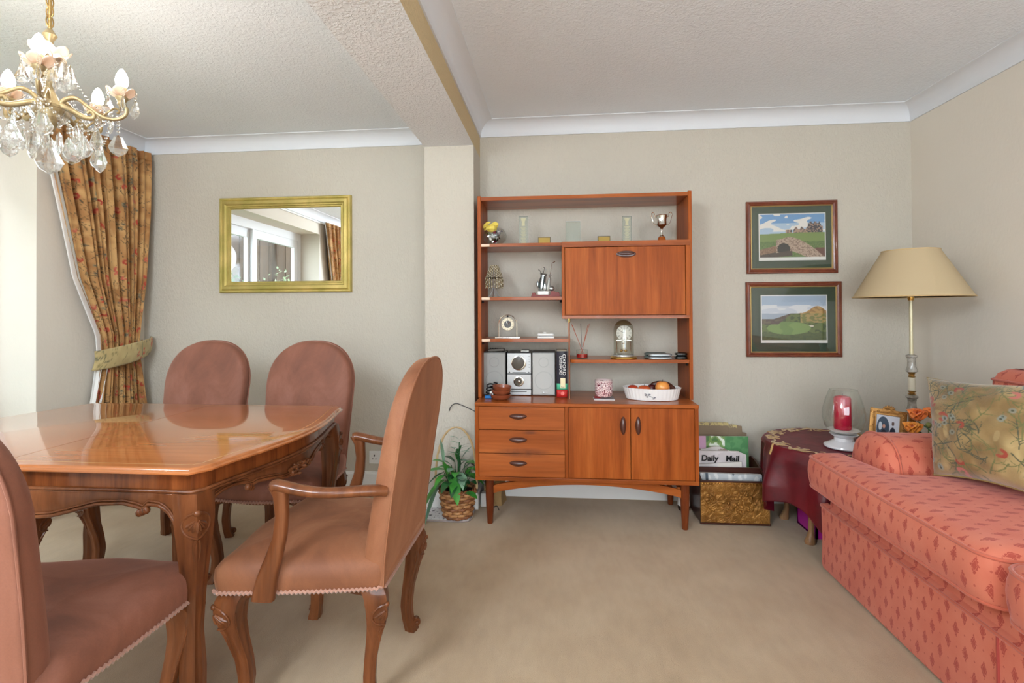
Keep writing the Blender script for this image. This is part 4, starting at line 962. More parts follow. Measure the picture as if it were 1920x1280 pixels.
fruit('apple', 'red apple at the end of the fruit dish nearest the candle jar', 'apple', fx-.105, fy+.01, CZ+.050, (.032, .032, .030), (170, 34, 28), (214, 110, 62))
fruit('apple', 'orange-red blushed apple beside the red one in the dish', 'apple', fx-.042, fy+.005, CZ+.047, (.038, .034, .032), (196, 74, 44), (216, 130, 70))
fruit('apple', 'large yellow-orange apple in the middle of the fruit dish', 'apple', fx+.052, fy-.038, CZ+.070, (.040, .036, .040), (232, 160, 72), (216, 110, 60))
fruit('plum', 'dark plum between the apples in the fruit dish', 'plum', fx+.006, fy+.034, CZ+.048, (.028, .028, .034), (70, 22, 26), (100, 36, 34), False)
fruit('peach', 'small orange peach low at the far end of the dish', 'peach', fx+.115, fy-.025, CZ+.036, (.022, .022, .022), (226, 150, 80), (210, 120, 60), False)
t = thing('overripe_banana', 'dark overripe banana lying across the back of the fruit dish', 'banana', (fx+.07, fy+.03, CZ+.03), world=True)
p = smoothpath([(fx+.0, fy+.055, CZ+.066), (fx+.045, fy+.05, CZ+.080), (fx+.09, fy+.03, CZ+.077), (fx+.118, fy+.01, CZ+.062), (fx+.132, fy+.0, CZ+.060)], 6)
part('flesh', MB().tube(p, [interp([0, .1, .5, .85, 1], [.006, .015, .018, .012, .003], i/(len(p)-1)) for i in range(len(p))], 10), M('dark_banana_skin', (56, 28, 22), .35, var=(20, (90, 46, 30))), t)
t = thing('overripe_banana', 'second dark banana underneath, at the dish end by the upright', 'banana', (fx+.07, fy+.0, CZ+.02), world=True)
p = smoothpath([(fx+.062, fy+.010, CZ+.058), (fx+.085, fy-.005, CZ+.062), (fx+.11, fy+.005, CZ+.055), (fx+.125, fy+.02, CZ+.05)], 6)
part('flesh', MB().tube(p, [interp([0, .1, .5, .85, 1], [.006, .014, .017, .012, .003], i/(len(p)-1)) for i in range(len(p))], 10), M('dark_banana_skin', (56, 28, 22), .35), t)

# ---------------------------------------------------------------- under and beside the unit
t = thing('paper_bag', 'crumpled brown paper bag standing under the wall unit', 'bag', (-.40, 3.11, 0), world=True)
q = MB(); rr = random.Random(8)
q.loft([[(-.40+dx*k+rr.uniform(-.008, .008), 3.12+dy*k+rr.uniform(-.006, .006), z) for dx, dy in ((-.055, -.05), (-.0, -.06), (.055, -.05), (.06, .05), (.0, .055), (-.055, .05))] for z, k in ((0, 1), (.06, .95), (.12, 1.0), (.17, .86), (.215, .95))], True, False)
part('bag_body', q, M('brown_kraft_paper', (150, 118, 74), .8, bump=(14, .5, .01)), t, smooth=None)
part('fold', MB().tube([(-.44, 3.055, .20), (-.41, 3.05, .11), (-.385, 3.052, .02)], .004, 4), MATS['brown_kraft_paper'], t)
MB().box(-.478, -.438, 3.03, 3.09, 0, .085).build('white_adaptor_box', m_white, bevel=.01, label='small white plastic box on the carpet behind the plant basket', cat='box')
q = MB().tube(smoothpath([(-.46, 3.06, .27), (-.445, 3.02, .17), (-.43, 2.99, .08), (-.40, 2.97, .03), (-.37, 2.97, .035), (-.36, 2.99, .004)], 8), .0028, 6)
q.build('black_cable', m_black, label='thin black cable hanging behind the plant towards the carpet', cat='cable', smooth=60)
MB().tube(smoothpath([(-.68, 3.1, .50), (-.655, 2.99, .60), (-.62, 2.985, .635), (-.57, 2.99, .62), (-.50, 3.0, .585)], 8), .003, 6).build('grey_cable', M('grey_cable', (84, 84, 82), .5), label='thin dark cable looping up behind the basket handle', cat='cable')
t = thing('glass_bottle', 'dark glass bottle in a red wrap between the unit and the brass box', 'bottle', (.74, 3.08, 0), world=True)
part('bottle_body', MB().lathe([(.03, 0), (.035, .01), (.035, .16), (.012, .21), (.012, .26), (0, .26)], (.735, 3.09, 0), 18), M('black_bottle_glass', (16, 16, 20), .08, coat=.5), t)
part('red_wrap', MB().lathe([(.036, .17), (.037, .20), (.02, .215)], (.735, 3.09, 0), 14), M('dark_red_foil', (120, 24, 28), .3), t); part('label_paper', MB().lathe([(.0356, .03), (.0356, .10)], (.735, 3.09, 0), 18), m_white, t)

# plant basket on a folded newspaper
bx, by = xat(857, 2.87), 2.868
t = thing('serving_tray', 'square tray covered with black and white floral print paper under the plant basket', 'tray', (-.63, 2.89, 0), world=True)
def nc(u, v):
    k = noise.noise(Vector((u*9, v*9, 3.1))); k2 = noise.noise(Vector((u*20, v*16, 7.1)))
    if k > .28 and k2 > -.1: return (60, 58, 66)
    if k2 > .42: return (120, 120, 128)
    if k < -.48: return (150, 70, 110)
    return (226, 224, 226)
part('rim', MB().prism([(-.795, 2.80), (-.545, 2.80), (-.515, 2.815), (-.50, 2.84), (-.50, 2.985), (-.795, 2.985)], 0, .012), M('grey_tray', (150, 136, 132), .4), t, bevel=.004)
card('print_paper', (-.79, 2.808, .0135), (.28, 0, 0), (0, .17, 0), 90, 50, nc, vcol('printed_paper', .6), t)
t = thing('plant_basket', 'woven brown wicker basket with a tall hoop handle on the tray', 'basket', (bx, by, .014), world=True); bz = .015
m_wick = M('wicker', (156, 104, 60), .5, var=(30, (196, 146, 96)), bump=(60, .4, .003)); m_wick2 = M('dark_wicker', (112, 66, 38), .5, var=(30, (150, 96, 58)))
NS = 18
def rb(z): return lerp(.074, .100, (z/.15)**.8)
part('liner', MB().lathe([(.070, 0), (.092, .14), (.085, .14), (.062, .01), (0, .01)], (bx, by, bz), 24), M('dark_basket_liner', (44, 28, 18), .8), t)
for k in range(9):
    z = .010+.0165*k; q = MB(); pth = []
    for i in range(NS*4): a = 2*PI*i/(NS*4); r_ = rb(z)+.0055*math.cos(NS*a/2*1.0+PI*(k % 2)); pth.append((bx+r_*math.cos(a), by+r_*math.sin(a), bz+z))
    part('woven_strand', q.tube(pth, .0085, 6, closed=True), m_wick if k % 3 else m_wick2, t, smooth=60)
for i in range(NS): a = 2*PI*(i+.0)/NS; part('stake', MB().tube([(bx+rb(z)*math.cos(a), by+rb(z)*math.sin(a), bz+z) for z in (.0, .05, .1, .155)], .004, 5), m_wick2, t)
q = MB()
for j in range(2):
    q.tube([(bx+(0.101+.006*math.cos(12*a+PI*j))*math.cos(a), by+(0.101+.006*math.cos(12*a+PI*j))*math.sin(a), bz+.158+.006*math.sin(12*a+PI*j)) for a in np.linspace(0, 2*PI, 97)[:-1]], .006, 6, closed=True)
part('plaited_rim', q, m_wick2, t)
for j in range(3): part('hoop_handle', MB().tube([(bx-.01+.120*math.cos(a)+.003*math.cos(a*9+2*j), by+.004*math.sin(a*9+2*j)+.02*math.sin(a), bz+.155+.345*max(0, math.sin(a))**.72) for a in np.linspace(0, PI, 60)], .0042, 6), M('pale_cane', (190, 160, 116), .5), t)
pl = thing('house_plant', 'leafy green potted house plants growing out of the wicker basket', 'plant', (bx, by, bz+.012), world=True)
part('soil', MB().lathe([(.058, 0), (.080, .11), (0, .12)], (bx, by, bz+.0125), 20), M('dark_soil', (40, 30, 22), .9, bump=(60, .8, .01)), pl)
rr = random.Random(21)
def leaf(p0, d, L, W, droop, col, n_='leaf'):
    p0 = Vector(p0); d = Vector(d).normalized(); sd = d.cross(Vector((0, 0, 1))); sd = sd.normalized() if sd.length > .05 else Vector((1, 0, 0)); q = MB(); rows = []
    for i in range(8):
        u = i/7; p = p0+d*(L*u)+Vector((0, 0, -droop*L*u*u)); w_ = W*math.sin(PI*min(1, u*.93+.05))**.85; nrm = sd.cross(d).normalized()
        rows.append([p-sd*w_+nrm*(.18*w_), p, p+sd*w_+nrm*(.18*w_)])
    b = q.add([v_ for r_ in rows for v_ in r_], [])
    for i in range(7):
        for j in range(2): q.f.append((b+i*3+j, b+i*3+j+1, b+(i+1)*3+j+1, b+(i+1)*3+j))
    return part(n_, q, col, pl, smooth=60, fixn=False)
m_l1 = M('bright_green_leaf', (46, 120, 44), .35, coat=.3, var=(9, (80, 160, 60))); m_l2 = M('deep_green_leaf', (24, 70, 36), .35, coat=.3, var=(9, (44, 100, 50))); m_l3 = M('grey_green_leaf', (96, 136, 112), .4, var=(9, (140, 170, 140)))
q = MB()
for i in range(46):
    a = rr.uniform(0, 2*PI); r_ = rr.uniform(.0, .075); h = rr.uniform(.12, .30)*(1-.4*r_/.09); p0 = (bx+r_*.5*math.cos(a), by+r_*.5*math.sin(a), bz+.13)
    p1 = (bx+(r_+.02)*math.cos(a), by+(r_+.02)*math.sin(a), bz+.12+h*.7); q.tube([p0, p1], .002, 4)
    leaf(p1, (math.cos(a)*rr.uniform(.3, 1), min(.05, math.sin(a)*rr.uniform(.3, 1)-.15), rr.uniform(-.25, .9)), rr.uniform(.07, .125), rr.uniform(.014, .027), rr.uniform(.1, .8), (m_l1, m_l2, m_l1, m_l2, m_l3)[i % 5])
for i in range(10):
    a = -.4+i*.35; leaf((bx+.01, by, bz+.28+i*.012), (math.cos(a*2.4), -abs(math.sin(a*2))*.5, .8), .09, .006, .3, m_l2)
q.tube([(bx, by, bz+.12), (bx+.01, by, bz+.42)], .003, 5)
for e, z in ((-1, .40), (-.8, .43), (-1, .37), (.9, .38), (-.6, .455), (.4, .45)): leaf((bx+.01, by, bz+z-.02), (e, -.1, .5), .075, .006, .4, m_l3)
leaf((bx-.075, by-.03, bz+.30), (-.1, -.1, 1), .15, .020, .02, m_l3); q.tube([(bx-.04, by-.02, bz+.13), (bx-.075, by-.03, bz+.31)], .002, 4)
leaf((bx-.07, by-.05, bz+.22), (-.5, -.3, -.25), .16, .026, .9, m_l1); leaf((bx-.09, by-.05, bz+.20), (-.35, -.3, -.5), .15, .022, .8, m_l3)
leaf((bx-.02, by-.06, bz+.26), (.25, -.4, -.6), .14, .032, .3, m_l1); leaf((bx-.05, by-.04, bz+.24), (-.2, -.2, .9), .10, .034, .1, m_l1); leaf((bx+.05, by-.08, bz+.16), (.7, -.4, .2), .10, .026, .4, m_l1)
part('stalks', q, m_l2, pl, kind='stuff')

# ---------------------------------------------------------------- framed golf prints
def golf1(u, v):
    n1 = noise.noise(Vector((u*5, v*9, 1.0))); n2 = noise.noise(Vector((u*40, v*40, 2.0)))
    if v < .05: return (232, 230, 224)
    hz = .56+.03*math.sin(u*2)
    # town on the skyline
    tw = 0
    if .40 < u < .50: tw = .07
    if .52 < u < .74: tw = .10+.03*math.sin(u*70)
    if .74 < u < .97: tw = .20+.04*(math.sin(u*90) > 0)-.06*(u > .93)
    if v > hz+tw:
        return (236, 232, 224) if n1 > .08 and v > .62 else ((176, 200, 220) if v < .8 else (112, 160, 206))
    if v > hz: return (62, 62, 72) if (n2 > .1 or u > .74 and n2 > -.15) else (176, 144, 124)
    # stone bridge
    top = .50-1.2*max(0, u-.45)**1.6-.35*max(0, .45-u) ; bot = top-.30+.10*abs(u-.6)
    if .25 < u and v < top and v > bot-.02:
        dx, dy = (u-.37)/.10, (v-.22)/.14
        if dx*dx+dy*dy < 1 and v > .16: return (40, 42, 40)
        return (186, 162, 142) if n2 > -.1 else (140, 116, 100)
    if u < .42 and v < .30-.25*(u-.0)*0 and v > .10+.25*u and v < .22+.35*u: return (150, 116, 90) if n2 > 0 else (128, 96, 74)
    if u < .5 and v < .10+.3*u and v > .02+.12*u: return (76, 62, 54)
    if u > .85 and v < .25: return (110, 70, 60)
    return (122, 146, 78) if v > .4 else ((104, 130, 66) if n2 > 0 else (88, 116, 58))
def golf2(u, v):
    n1 = noise.noise(Vector((u*4, v*10, 5.0))); n2 = noise.noise(Vector((u*16, v*22, 6.0)))
    if v < .045: return (232, 230, 224)
    if v > .62: 
        dune = .62+.16*math.exp(-((u-.86)/.14)**2)
        if v < dune: return (190, 150, 86) if n2 > -.1 else (160, 122, 70)
        return (226, 228, 230) if n1 > .05 and v < .8 else ((170, 188, 208) if v > .78 else (206, 212, 220))
    if u < .45-(.62-v)*2.2 and v > .50: return (168, 180, 196)
    if u < .42 and v > .60: return (96, 106, 126)
    if u < .36-(.5-v)*.9 and v > .38: return (92, 78, 72) if n2 > -.1 else (110, 100, 80)
    d = ((u-.42)/.34)**2+((v-.30)/.14)**2
    if d < 1: return (128, 156, 88) if n1 > -.2 else (114, 144, 80)
    if u > .6 and v > .42: return (176, 150, 92) if n2 > .0 else (126, 128, 68)
    if .70 < u < .80 and .33 < v < .36: return (224, 214, 196)
    return (70, 88, 52) if n2 > .12 else ((104, 120, 66) if v > .2 else (84, 98, 56))
m_print = vcol('printed_picture', .5)
m_mah = M('mahogany_frame', (104, 50, 34), .3, coat=.4, var=(18, (132, 68, 44)), bump=(120, .1, .001))
m_gslip = M('gilt_slip', (206, 178, 120), .35, metal=.6)
m_matt = M('dark_green_mount', (56, 74, 58), .7)
for lab, box, pic, fn in (('framed golf print with a stone bridge and old town, upper of the two', ((1400, 378), (1571, 374), (1401, 513)), (1425, 400, 1546, 487), golf1),
                          ('framed golf print of a seaside green and dunes, lower of the two', ((1398, 530), (1579, 526), (1402, 669)), (1429, 554, 1549, 641), golf2)):
    a = at(*box[0], Y=YB-.02); b = at(*box[1], Y=YB-.02); c_ = at(*box[2], Y=YB-.02); x0, x1, z1, z0 = (a.x+c_.x)/2, b.x, (a.z+b.z)/2, c_.z
    t = thing('framed_picture', lab, 'picture', ((x0+x1)/2, YB-.001, z0), world=True)
    part('frame', frame_rings(x0, x1, z0, z1, [(0, 0), (0, .016), (.004, .020), (.010, .020), (.013, .017), (.018, .019), (.024, .016), (.028, .012)], YB), m_mah, t, smooth=25)
    part('gilt_slip', frame_rings(x0+.026, x1-.026, z0+.026, z1-.026, [(0, .004), (0, .013), (.003, .015), (.007, .010), (.008, .004)], YB), m_gslip, t, smooth=25)
    part('mount', MB().box(x0+.03, x1-.03, YB-.006, YB-.002, z0+.03, z1-.03), m_matt, t, smooth=None)
    p0, p1 = at(pic[0], pic[3], Y=YB-.008), at(pic[2], pic[1], Y=YB-.008); W_, H_ = p1.x-p0.x, p1.z-p0.z
    part('print_border', MB().box(p0.x-.006, p1.x+.006, YB-.0075, YB-.006, p0.z-.006, p1.z+.006), m_white, t, smooth=None)
    card('print', (p0.x, YB-.0085, p0.z), (W_, 0, 0), (0, 0, H_), 150, 110, fn, m_print, t, th=.0008)
    part('glazing', MB().box(x0+.028, x1-.028, YB-.0115, YB-.010, z0+.028, z1-.028), thin_glass('picture_glass', (252, 252, 252), mixv=.35), t, smooth=None)

# ---------------------------------------------------------------- brass magazine box and papers
t = thing('magazine_box', 'embossed brass-clad magazine box on the carpet beside the wall unit', 'box', (.96, 3.0, 0), world=True)
bx0, bx1, by0, by1 = .778, 1.147, 2.885, 3.165
s_ = Nd('embossed_brass'); v = s_.coord(); n1 = s_.noise(v, 26, 4, .6, 2.0); n2 = s_.noise(v, 9, 4)
s_.l.new(s_.ramp(n2, [(.3, (128, 84, 34)), (.7, (176, 124, 58))]), s_.b.inputs['Base Color']); s_.set(Metallic=.6, Roughness=.36); s_.bump(n1, .8, .012); m_emb = s_.m
part('front_panel', MB().box(bx0, bx1, by0, by0+.012, .012, .238), m_emb, t, bevel=.002)
rr = random.Random(2); q = MB()
for i in range(46):                                              # embossed tavern scene: figures round a table
    a = rr.uniform(0, 2*PI); r_ = rr.uniform(.1, 1)**.6; x, z = .985+.085*r_*math.cos(a), .125+.062*r_*math.sin(a)
    q.ell((x, by0-.001, z), (rr.uniform(.006, .016), .006, rr.uniform(.005, .014)), 8, 5, Matrix.Rotation(rr.uniform(0, 3), 3, 'Y'))
part('embossed_scene', q, m_emb, t, smooth=60, kind='stuff'); q = MB()
for i in range(14): x = bx0+.045+rr.uniform(-.01, .05); z = rr.uniform(.07, .17); q.ell((x, by0, z), (rr.uniform(.004, .010), .004, rr.uniform(.004, .014)), 8, 5, Matrix.Rotation(rr.uniform(0, 3), 3, 'Y'))
part('embossed_tree', q, m_emb, t, smooth=60, kind='stuff')
q = MB()
for a in range(24): x = lerp(bx0+.008, bx1-.008, a/23); q.ell((x, by0-.001, .228), .004, 6, 4)
part('stud_row', q, m_brass, t, kind='stuff')
m_dk = M('dark_stained_wood', (66, 30, 20), .4, coat=.2)
part('edge_trim', MB().box(bx0-.003, bx1+.003, by0-.003, by0+.013, .004, .012).box(bx0-.002, bx1+.002, by0-.002, by0+.014, .236, .243), m_dk, t)
for x in (bx0, bx1-.012): part('side_panel', MB().prism([(by0+.006, .008), (by1, .008), (by1, .30), (by1-.03, .315), (by1-.09, .31), (by0+.08, .275), (by0+.006, .238)], x, x+.012, 'X'), m_dk, t, bevel=.001)
part('divider_rail', MB().box(bx0+.012, bx1-.012, by0+.095, by0+.105, .02, .290), m_dk, t, bevel=.001)
part('rear_panel', MB().box(bx0, bx1, by1-.01, by1, .008, .28), m_dk, t); part('bottom_panel', MB().box(bx0+.01, bx1-.01, by0+.01, by1-.01, .008, .018), m_dk, t)
# papers in the box
def crumple(n_, lab, cat, p0, ux, top, thick, fn, lean=0, amp=.006, nu=90, nv=60, seed=1.0):
    """upright folded paper with an uneven top edge; top(u) gives the height"""
    p0 = Vector(p0); ux = Vector(ux); q = MB(); cols = []
    def pt(u, v, b): 
        h = top(u); return p0+ux*u+Vector((0, b*thick+lean*v+amp*noise.noise(Vector((u*3, v*3, seed+b))), h*v))
    q.grid(lambda u, v: pt(u, v, 0), nu, nv); cols += [lin(fn(i/(nu-1), j/(nv-1)))[:3] for j in range(nv) for i in range(nu)]
    q.grid(lambda u, v: pt(1-u, v, 1), nu, nv); cols += [lin((222, 216, 210))[:3]]*(nu*nv); n2 = nu*nv
    for i in range(nu-1): q.f.append(((nv-1)*nu+i, (nv-1)*nu+i+1, n2+(nv-1)*nu+nu-2-i, n2+(nv-1)*nu+nu-1-i))
    for j in range(nv-1): q.f.append((j*nu+nu-1, n2+j*nu, n2+(j+1)*nu, (j+1)*nu+nu-1)); q.f.append((j*nu, (j+1)*nu, n2+(j+1)*nu+nu-1, n2+j*nu+nu-1))
    return q.build(n_, vcol('printed_newsprint', .7), cols=cols, smooth=60, label=lab, cat=cat, fixn=False)
def jc(u, v): return (118, 98, 78) if (int(u*150)+int(v*110)) % 2 else (150, 130, 104)
x0 = .79
MBj = crumple('woven_mat', 'brown woven jute mat with frayed edge standing behind the papers', 'mat', (x0-.02, 3.185, .02), (.37, 0, 0), lambda u: .478-.008*abs(noise.noise(Vector((u*30, 1, 1))))-.012*(u > .72)-.03*max(0, u-.80)*5*.5-.035*(u > .93), .006, lambda u, v: (196, 176, 120) if v > .965 and noise.noise(Vector((u*60, v*30, 0))) > -.2 and u < .85 else jc(u, v), .02, .004, 220, 120)
def gc(u, v):
    if u < .14: return (206, 160, 186) if v > .78 else (196, 176, 176)
    k = noise.noise(Vector((u*9, v*12, 3))); 
    if u < .52: return (236, 240, 226) if k > .22 else ((128, 160, 90) if k > -.2 else (90, 130, 76))
    return (96, 150, 96) if k > 0 else (80, 136, 84)
crumple('garden_magazine', 'green magazine with flowers on its cover, tallest in the brass box', 'magazine', (x0+.045, 3.10, .03), (.284, 0, 0), lambda u: .402+.002*u, .008, gc, .02, .004, seed=4)
crumple('folded_newspaper', 'crumpled white newspaper folded behind the one with a black masthead', 'newspaper', (x0+.002, 3.06, .03), (.26, 0, 0), lambda u: .352-.02*u-.012*math.sin(u*9), .012, lambda u, v: (210, 202, 198) if noise.noise(Vector((u*5, v*6, 1))) > -.3 else (150, 120, 112), .014, .010, seed=9)
def dmc(u, v): return (216, 206, 206) if noise.noise(Vector((u*4, v*5, 2))) > -.2 else (204, 194, 194)
nw = crumple('folded_newspaper', 'white folded newspaper with a black gothic masthead, in the brass box', 'newspaper', (x0+.0, 3.022, .03), (.285, 0, 0), lambda u: .338-.05*max(0, u-.84)*4*.6, .012, dmc, .010, .003, seed=6)
g = Vector(nw.location)
for w_, x in (('Daily', .078), ('Mail', .205)):
    text('masthead', w_, m_black, nw, (x0+x, 3.0235, .327), (PI/2-.03, 0, 0), .046, ext=.0008, shear=.1, offset=.0012)
def fc(u, v):
    if u < .45: return (214, 208, 206)
    d1 = ((u-.78)/.12)**2+((v-.80)/.09)**2; d2 = ((u-.72)/.09)**2+((v-.60)/.12)**2; d3 = ((u-.58)/.10)**2+((v-.68)/.10)**2
    if d1 < 1: return (66, 58, 72)
    if d2 < 1: return (30, 34, 48)
    if d3 < 1: return (208, 130, 96)
    if (u-.5)**2/.003+(v-.6)**2/.004 < 1: return (190, 140, 70)
    return (222, 214, 206)
crumple('folded_magazine', 'open folded magazine with a colour photograph, in front of the masthead', 'magazine', (x0+.006, 2.999, .02), (.245, 0, 0), lambda u: .276+.020*u, .008, fc, .006, .004, seed=3)
def flc(u, v): k = noise.noise(Vector((u*14, v*5, 8))); return (86, 98, 110) if (.08 < u < .13) or k > .38 else ((190, 194, 196) if k > -.2 else (222, 222, 220))
crumple('glossy_magazine', 'glossy white magazine in the front pocket of the brass box', 'magazine', (x0+.003, 2.915, .02), (.335, 0, 0), lambda u: .246-.004*u, .02, flc, .03, .002, seed=5)

# ---------------------------------------------------------------- side table with velvet cloth
CXT, CYT, RT, ZT = 1.45, 2.83, .325, .478
t = thing('side_table', 'small side table with pale cabriole legs under a burgundy velvet cloth', 'table', (CXT, CYT, 0), world=True)
m_leg = wood('pale_walnut', (110, 76, 48), (150, 110, 76), (176, 136, 98), 'Z', .35, .2)
part('tabletop', MB().lathe([(0, ZT-.03), (RT-.015, ZT-.03), (RT-.005, ZT-.018), (RT-.006, ZT-.008), (RT-.012, ZT-.006), (0, ZT-.006)], (CXT, CYT, 0), 40), m_leg, t)
for lx, ly in ((1.272, 2.70), (1.63, 2.70), (1.28, 3.0), (1.63, 3.0)):
    d = Vector((lx-CXT, ly-CYT)).normalized(); q = []
    for z, o, w_ in ((ZT-.03, 0, .024), (.38, .012, .026), (.28, .006, .020), (.15, -.006, .015), (.06, -.002, .014), (.03, .006, .020), (.012, .012, .026), (0, .012, .024)):
        q.append([(lx+d.x*o+w_*math.cos(a), ly+d.y*o+w_*math.sin(a), z) for a in np.linspace(0, 2*PI, 17)[:-1]])
    part('leg', MB().loft(q), m_leg, t, smooth=60)
s_ = Nd('burgundy_velvet'); v = s_.coord(); n1 = s_.noise(v, 6, 4, .6, .5)
s_.l.new(s_.ramp(n1, [(.3, (64, 3, 14)), (.7, (108, 12, 26))]), s_.b.inputs['Base Color']); s_.set(Roughness=.45); s_.b.inputs['Sheen Weight'].default_value = .35; s_.b.inputs['Sheen Roughness'].default_value = .25; s_.b.inputs['Sheen Tint'].default_value = lin((216, 60, 96)); s_.bump(s_.noise(v, 14, 3), .3, .01)
def hem(a): ca, sa = abs(math.cos(a-.5)), abs(math.sin(a-.5)); return min(.60/max(ca, sa), .72)
def cl(u, s):
    a = 2*PI*u; R0 = RT+.004; L = s*hem(a)
    if L < R0: r_, z = L, ZT+.002*math.sin(a*5)*L
    else:
        d_ = L-R0; k = min(1, d_/.06); fold = .5+.5*math.cos(a*9+.6)
        r_ = R0+.012*k+(.065*fold+.010*math.sin(a*17))*min(1, d_/.2); z = ZT-max(0, d_-.008)
        r_ = min(r_, ((2.44-CYT)/math.sin(a)-.004) if math.sin(a) < -.5 and ((2.44-CYT)/math.sin(a)) > 0 and math.cos(a) > -.52 else 9)
    x, y = CXT+r_*math.cos(a), min(CYT+r_*math.sin(a), 3.228)
    return (max(x, 1.156) if y > 2.86 and z < ZT-.02 else x, y, max(z, .012))
q = MB().grid(cl, 220, 90, True)
q.build('velvet_tablecloth', s_.m, label='burgundy velvet cloth with gold embroidery draped over the side table', cat='tablecloth', smooth=80, weld=True, solid=.003)
clo = bpy.data.objects['velvet_tablecloth']
# gold embroidery applied along the table edge
m_gb = M('gold_embroidery', (196, 158, 98), .5, metal=.25, bump=(200, .6, .003), sheen=.3)
em = MB(); rr = random.Random(12)
def onc(a, s):
    p = cl(a/(2*PI), s/hem(a)); p2 = cl(a/(2*PI), (s-.01)/hem(a)); k = Vector(p); 
    n_ = Vector((math.cos(a), math.sin(a), 0)) if s > RT+.012 else Vector((0, 0, 1)); return k+n_*.003
def ribbon(pts, w_):
    em.tube(pts, w_, 6, flat=.35)
ribbon([onc(a, .300+.014*math.sin(a*14)) for a in np.linspace(0, 2*PI, 220)], .0055)
for k in range(14):
    a0 = 2*PI*k/14+.12; big = k % 2
    pts = [onc(a0+.06*math.sin(t*1.2)*1.6, .300+(.085 if big else .04)*t*(1 if big else -1)+.0) for t in np.linspace(0, 1, 8)]
    ribbon(pts, .007)
    for e in (-1, 1): ribbon([onc(a0+e*(.10+.07*math.cos(t)), .285+(.030)*math.sin(t)) for t in np.linspace(0, 5.2, 14)], .0048)
    for j in range(5): em.ell(onc(a0+rr.uniform(-.12, .12), .30+rr.uniform(-.05, .03)), (.012, .008, .003), 8, 4, Matrix.Rotation(rr.uniform(0, 3), 3, 'Z'))
part('gold_border', em, m_gb, clo, smooth=60)
# magenta crate under the table
t = thing('storage_crate', 'bright magenta plastic crate with handle slot under the side table', 'crate', (1.45, 2.78, 0), world=True)
m_mag = M('magenta_plastic', (196, 40, 160), .35)
q = MB(); a0, a1 = 1.318, 1.585
part('side_wall', MB().box(a0, a1, 2.745, 2.755, .0, .05).box(a0, a1, 2.745, 2.755, .078, .10).box(a0, a0+.10, 2.745, 2.755, .05, .078).box(a0+.2, a1, 2.745, 2.755, .05, .078).box(a0, a1, 2.945, 2.955, 0, .10).box(a0, a0+.01, 2.745, 2.955, 0, .10).box(a1-.01, a1, 2.745, 2.955, 0, .10), m_mag, t)
part('rim', MB().box(a0-.005, a1+.005, 2.735, 2.748, .094, .104).box(a0-.008, a0+.006, 2.735, 2.96, .094, .104), m_mag, t, bevel=.002); part('crate_floor', MB().box(a0, a1, 2.75, 2.95, .001, .01), m_mag, t)

# ---------------------------------------------------------------- hurricane glass and candle
hx, hy = 1.445, 2.72; hz = ZT+.006
t = thing('hurricane_glass', 'large round hurricane glass on a white footed saucer stand', 'vase', (hx, hy, hz), world=True)
m_porc = M('white_porcelain', (226, 226, 230), .18, coat=.6)
part('foot', MB().lathe([(0, 0), (.086, 0), (.090, .005), (.088, .012), (.07, .02), (.045, .034), (.042, .05), (.058, .062), (.064, .068), (.05, .07), (0, .066)], (hx, hy, hz), 40), m_porc, t, smooth=40)
part('bowl', MB().lathe([(.03, .070), (.06, .078), (.085, .105), (.096, .15), (.094, .19), (.080, .245), (.062, .292), (.0605, .292), (.078, .245), (.092, .19), (.094, .15), (.083, .107), (.058, .080), (0, .0725)], (hx, hy, hz), 48), m_glassb, t, smooth=60)
part('lip', MB().tube([(hx+.061*math.cos(a), hy+.061*math.sin(a), hz+.292) for a in np.linspace(0, 2*PI, 41)[:-1]], .0018, 6, closed=True), m_glassb, t)
part('white_sand', MB().lathe([(.058, .078), (.072, .090), (0, .092)], (hx, hy, hz), 32), m_white, t)
t = thing('pillar_candle', 'thick dark pink pillar candle inside the hurricane glass', 'candle', (hx-.005, hy, hz+.092), world=True)
s_ = Nd('rose_red_wax'); s_.set(Base_Color=lin((188, 30, 62)), Roughness=.25); s_.b.inputs['Subsurface Weight'].default_value = .15; s_.b.inputs['Coat Weight'].default_value = .4
part('wax', MB().lathe([(0, 0), (.038, 0), (.0395, .004), (.0385, .155), (.034, .165), (.014, .171), (0, .170)], (hx-.005, hy, hz+.0925), 36), s_.m, t); part('wick', MB().tube([(hx-.005, hy, hz+.26), (hx-.003, hy, hz+.272)], .001, 5), m_black, t)

# ---------------------------------------------------------------- photo frame
fx_, fy_ = 1.612, 2.665; t = thing('photo_frame', 'ornate gilt photo frame with a wedding party snapshot, tilted back', 'photo frame', (fx_, fy_, hz), world=True)
W_, H_ = .152, .200
T_ = Matrix.Translation((fx_, fy_, hz+.001)) @ Matrix.Rotation(-.30, 4, 'Z') @ Matrix.Rotation(-.14, 4, 'X') @ Matrix.Rotation(.10, 4, 'Y')
q = MB()
rings = [[(-W_/2+i_, -o_, i_), (W_/2-i_, -o_, i_), (W_/2-i_, -o_, H_-i_), (-W_/2+i_, -o_, H_-i_)] for i_, o_ in ((0, 0), (0, .010), (.008, .014), (.018, .010), (.026, .012), (.030, .004))]
q.loft(rings, False, False).prism([(-.03, H_-.004), (-.02, H_+.012), (0, H_+.02), (.02, H_+.012), (.03, H_-.004)], -.012, -.002, 'Y')
for i in range(7): a = (i-3)*.35; q.ell((.018*math.sin(a), -.014, H_+.002+.010*math.cos(a)), (.004, .004, .011), 8, 5, Matrix.Rotation(a, 3, 'Y'))
rr = random.Random(6)
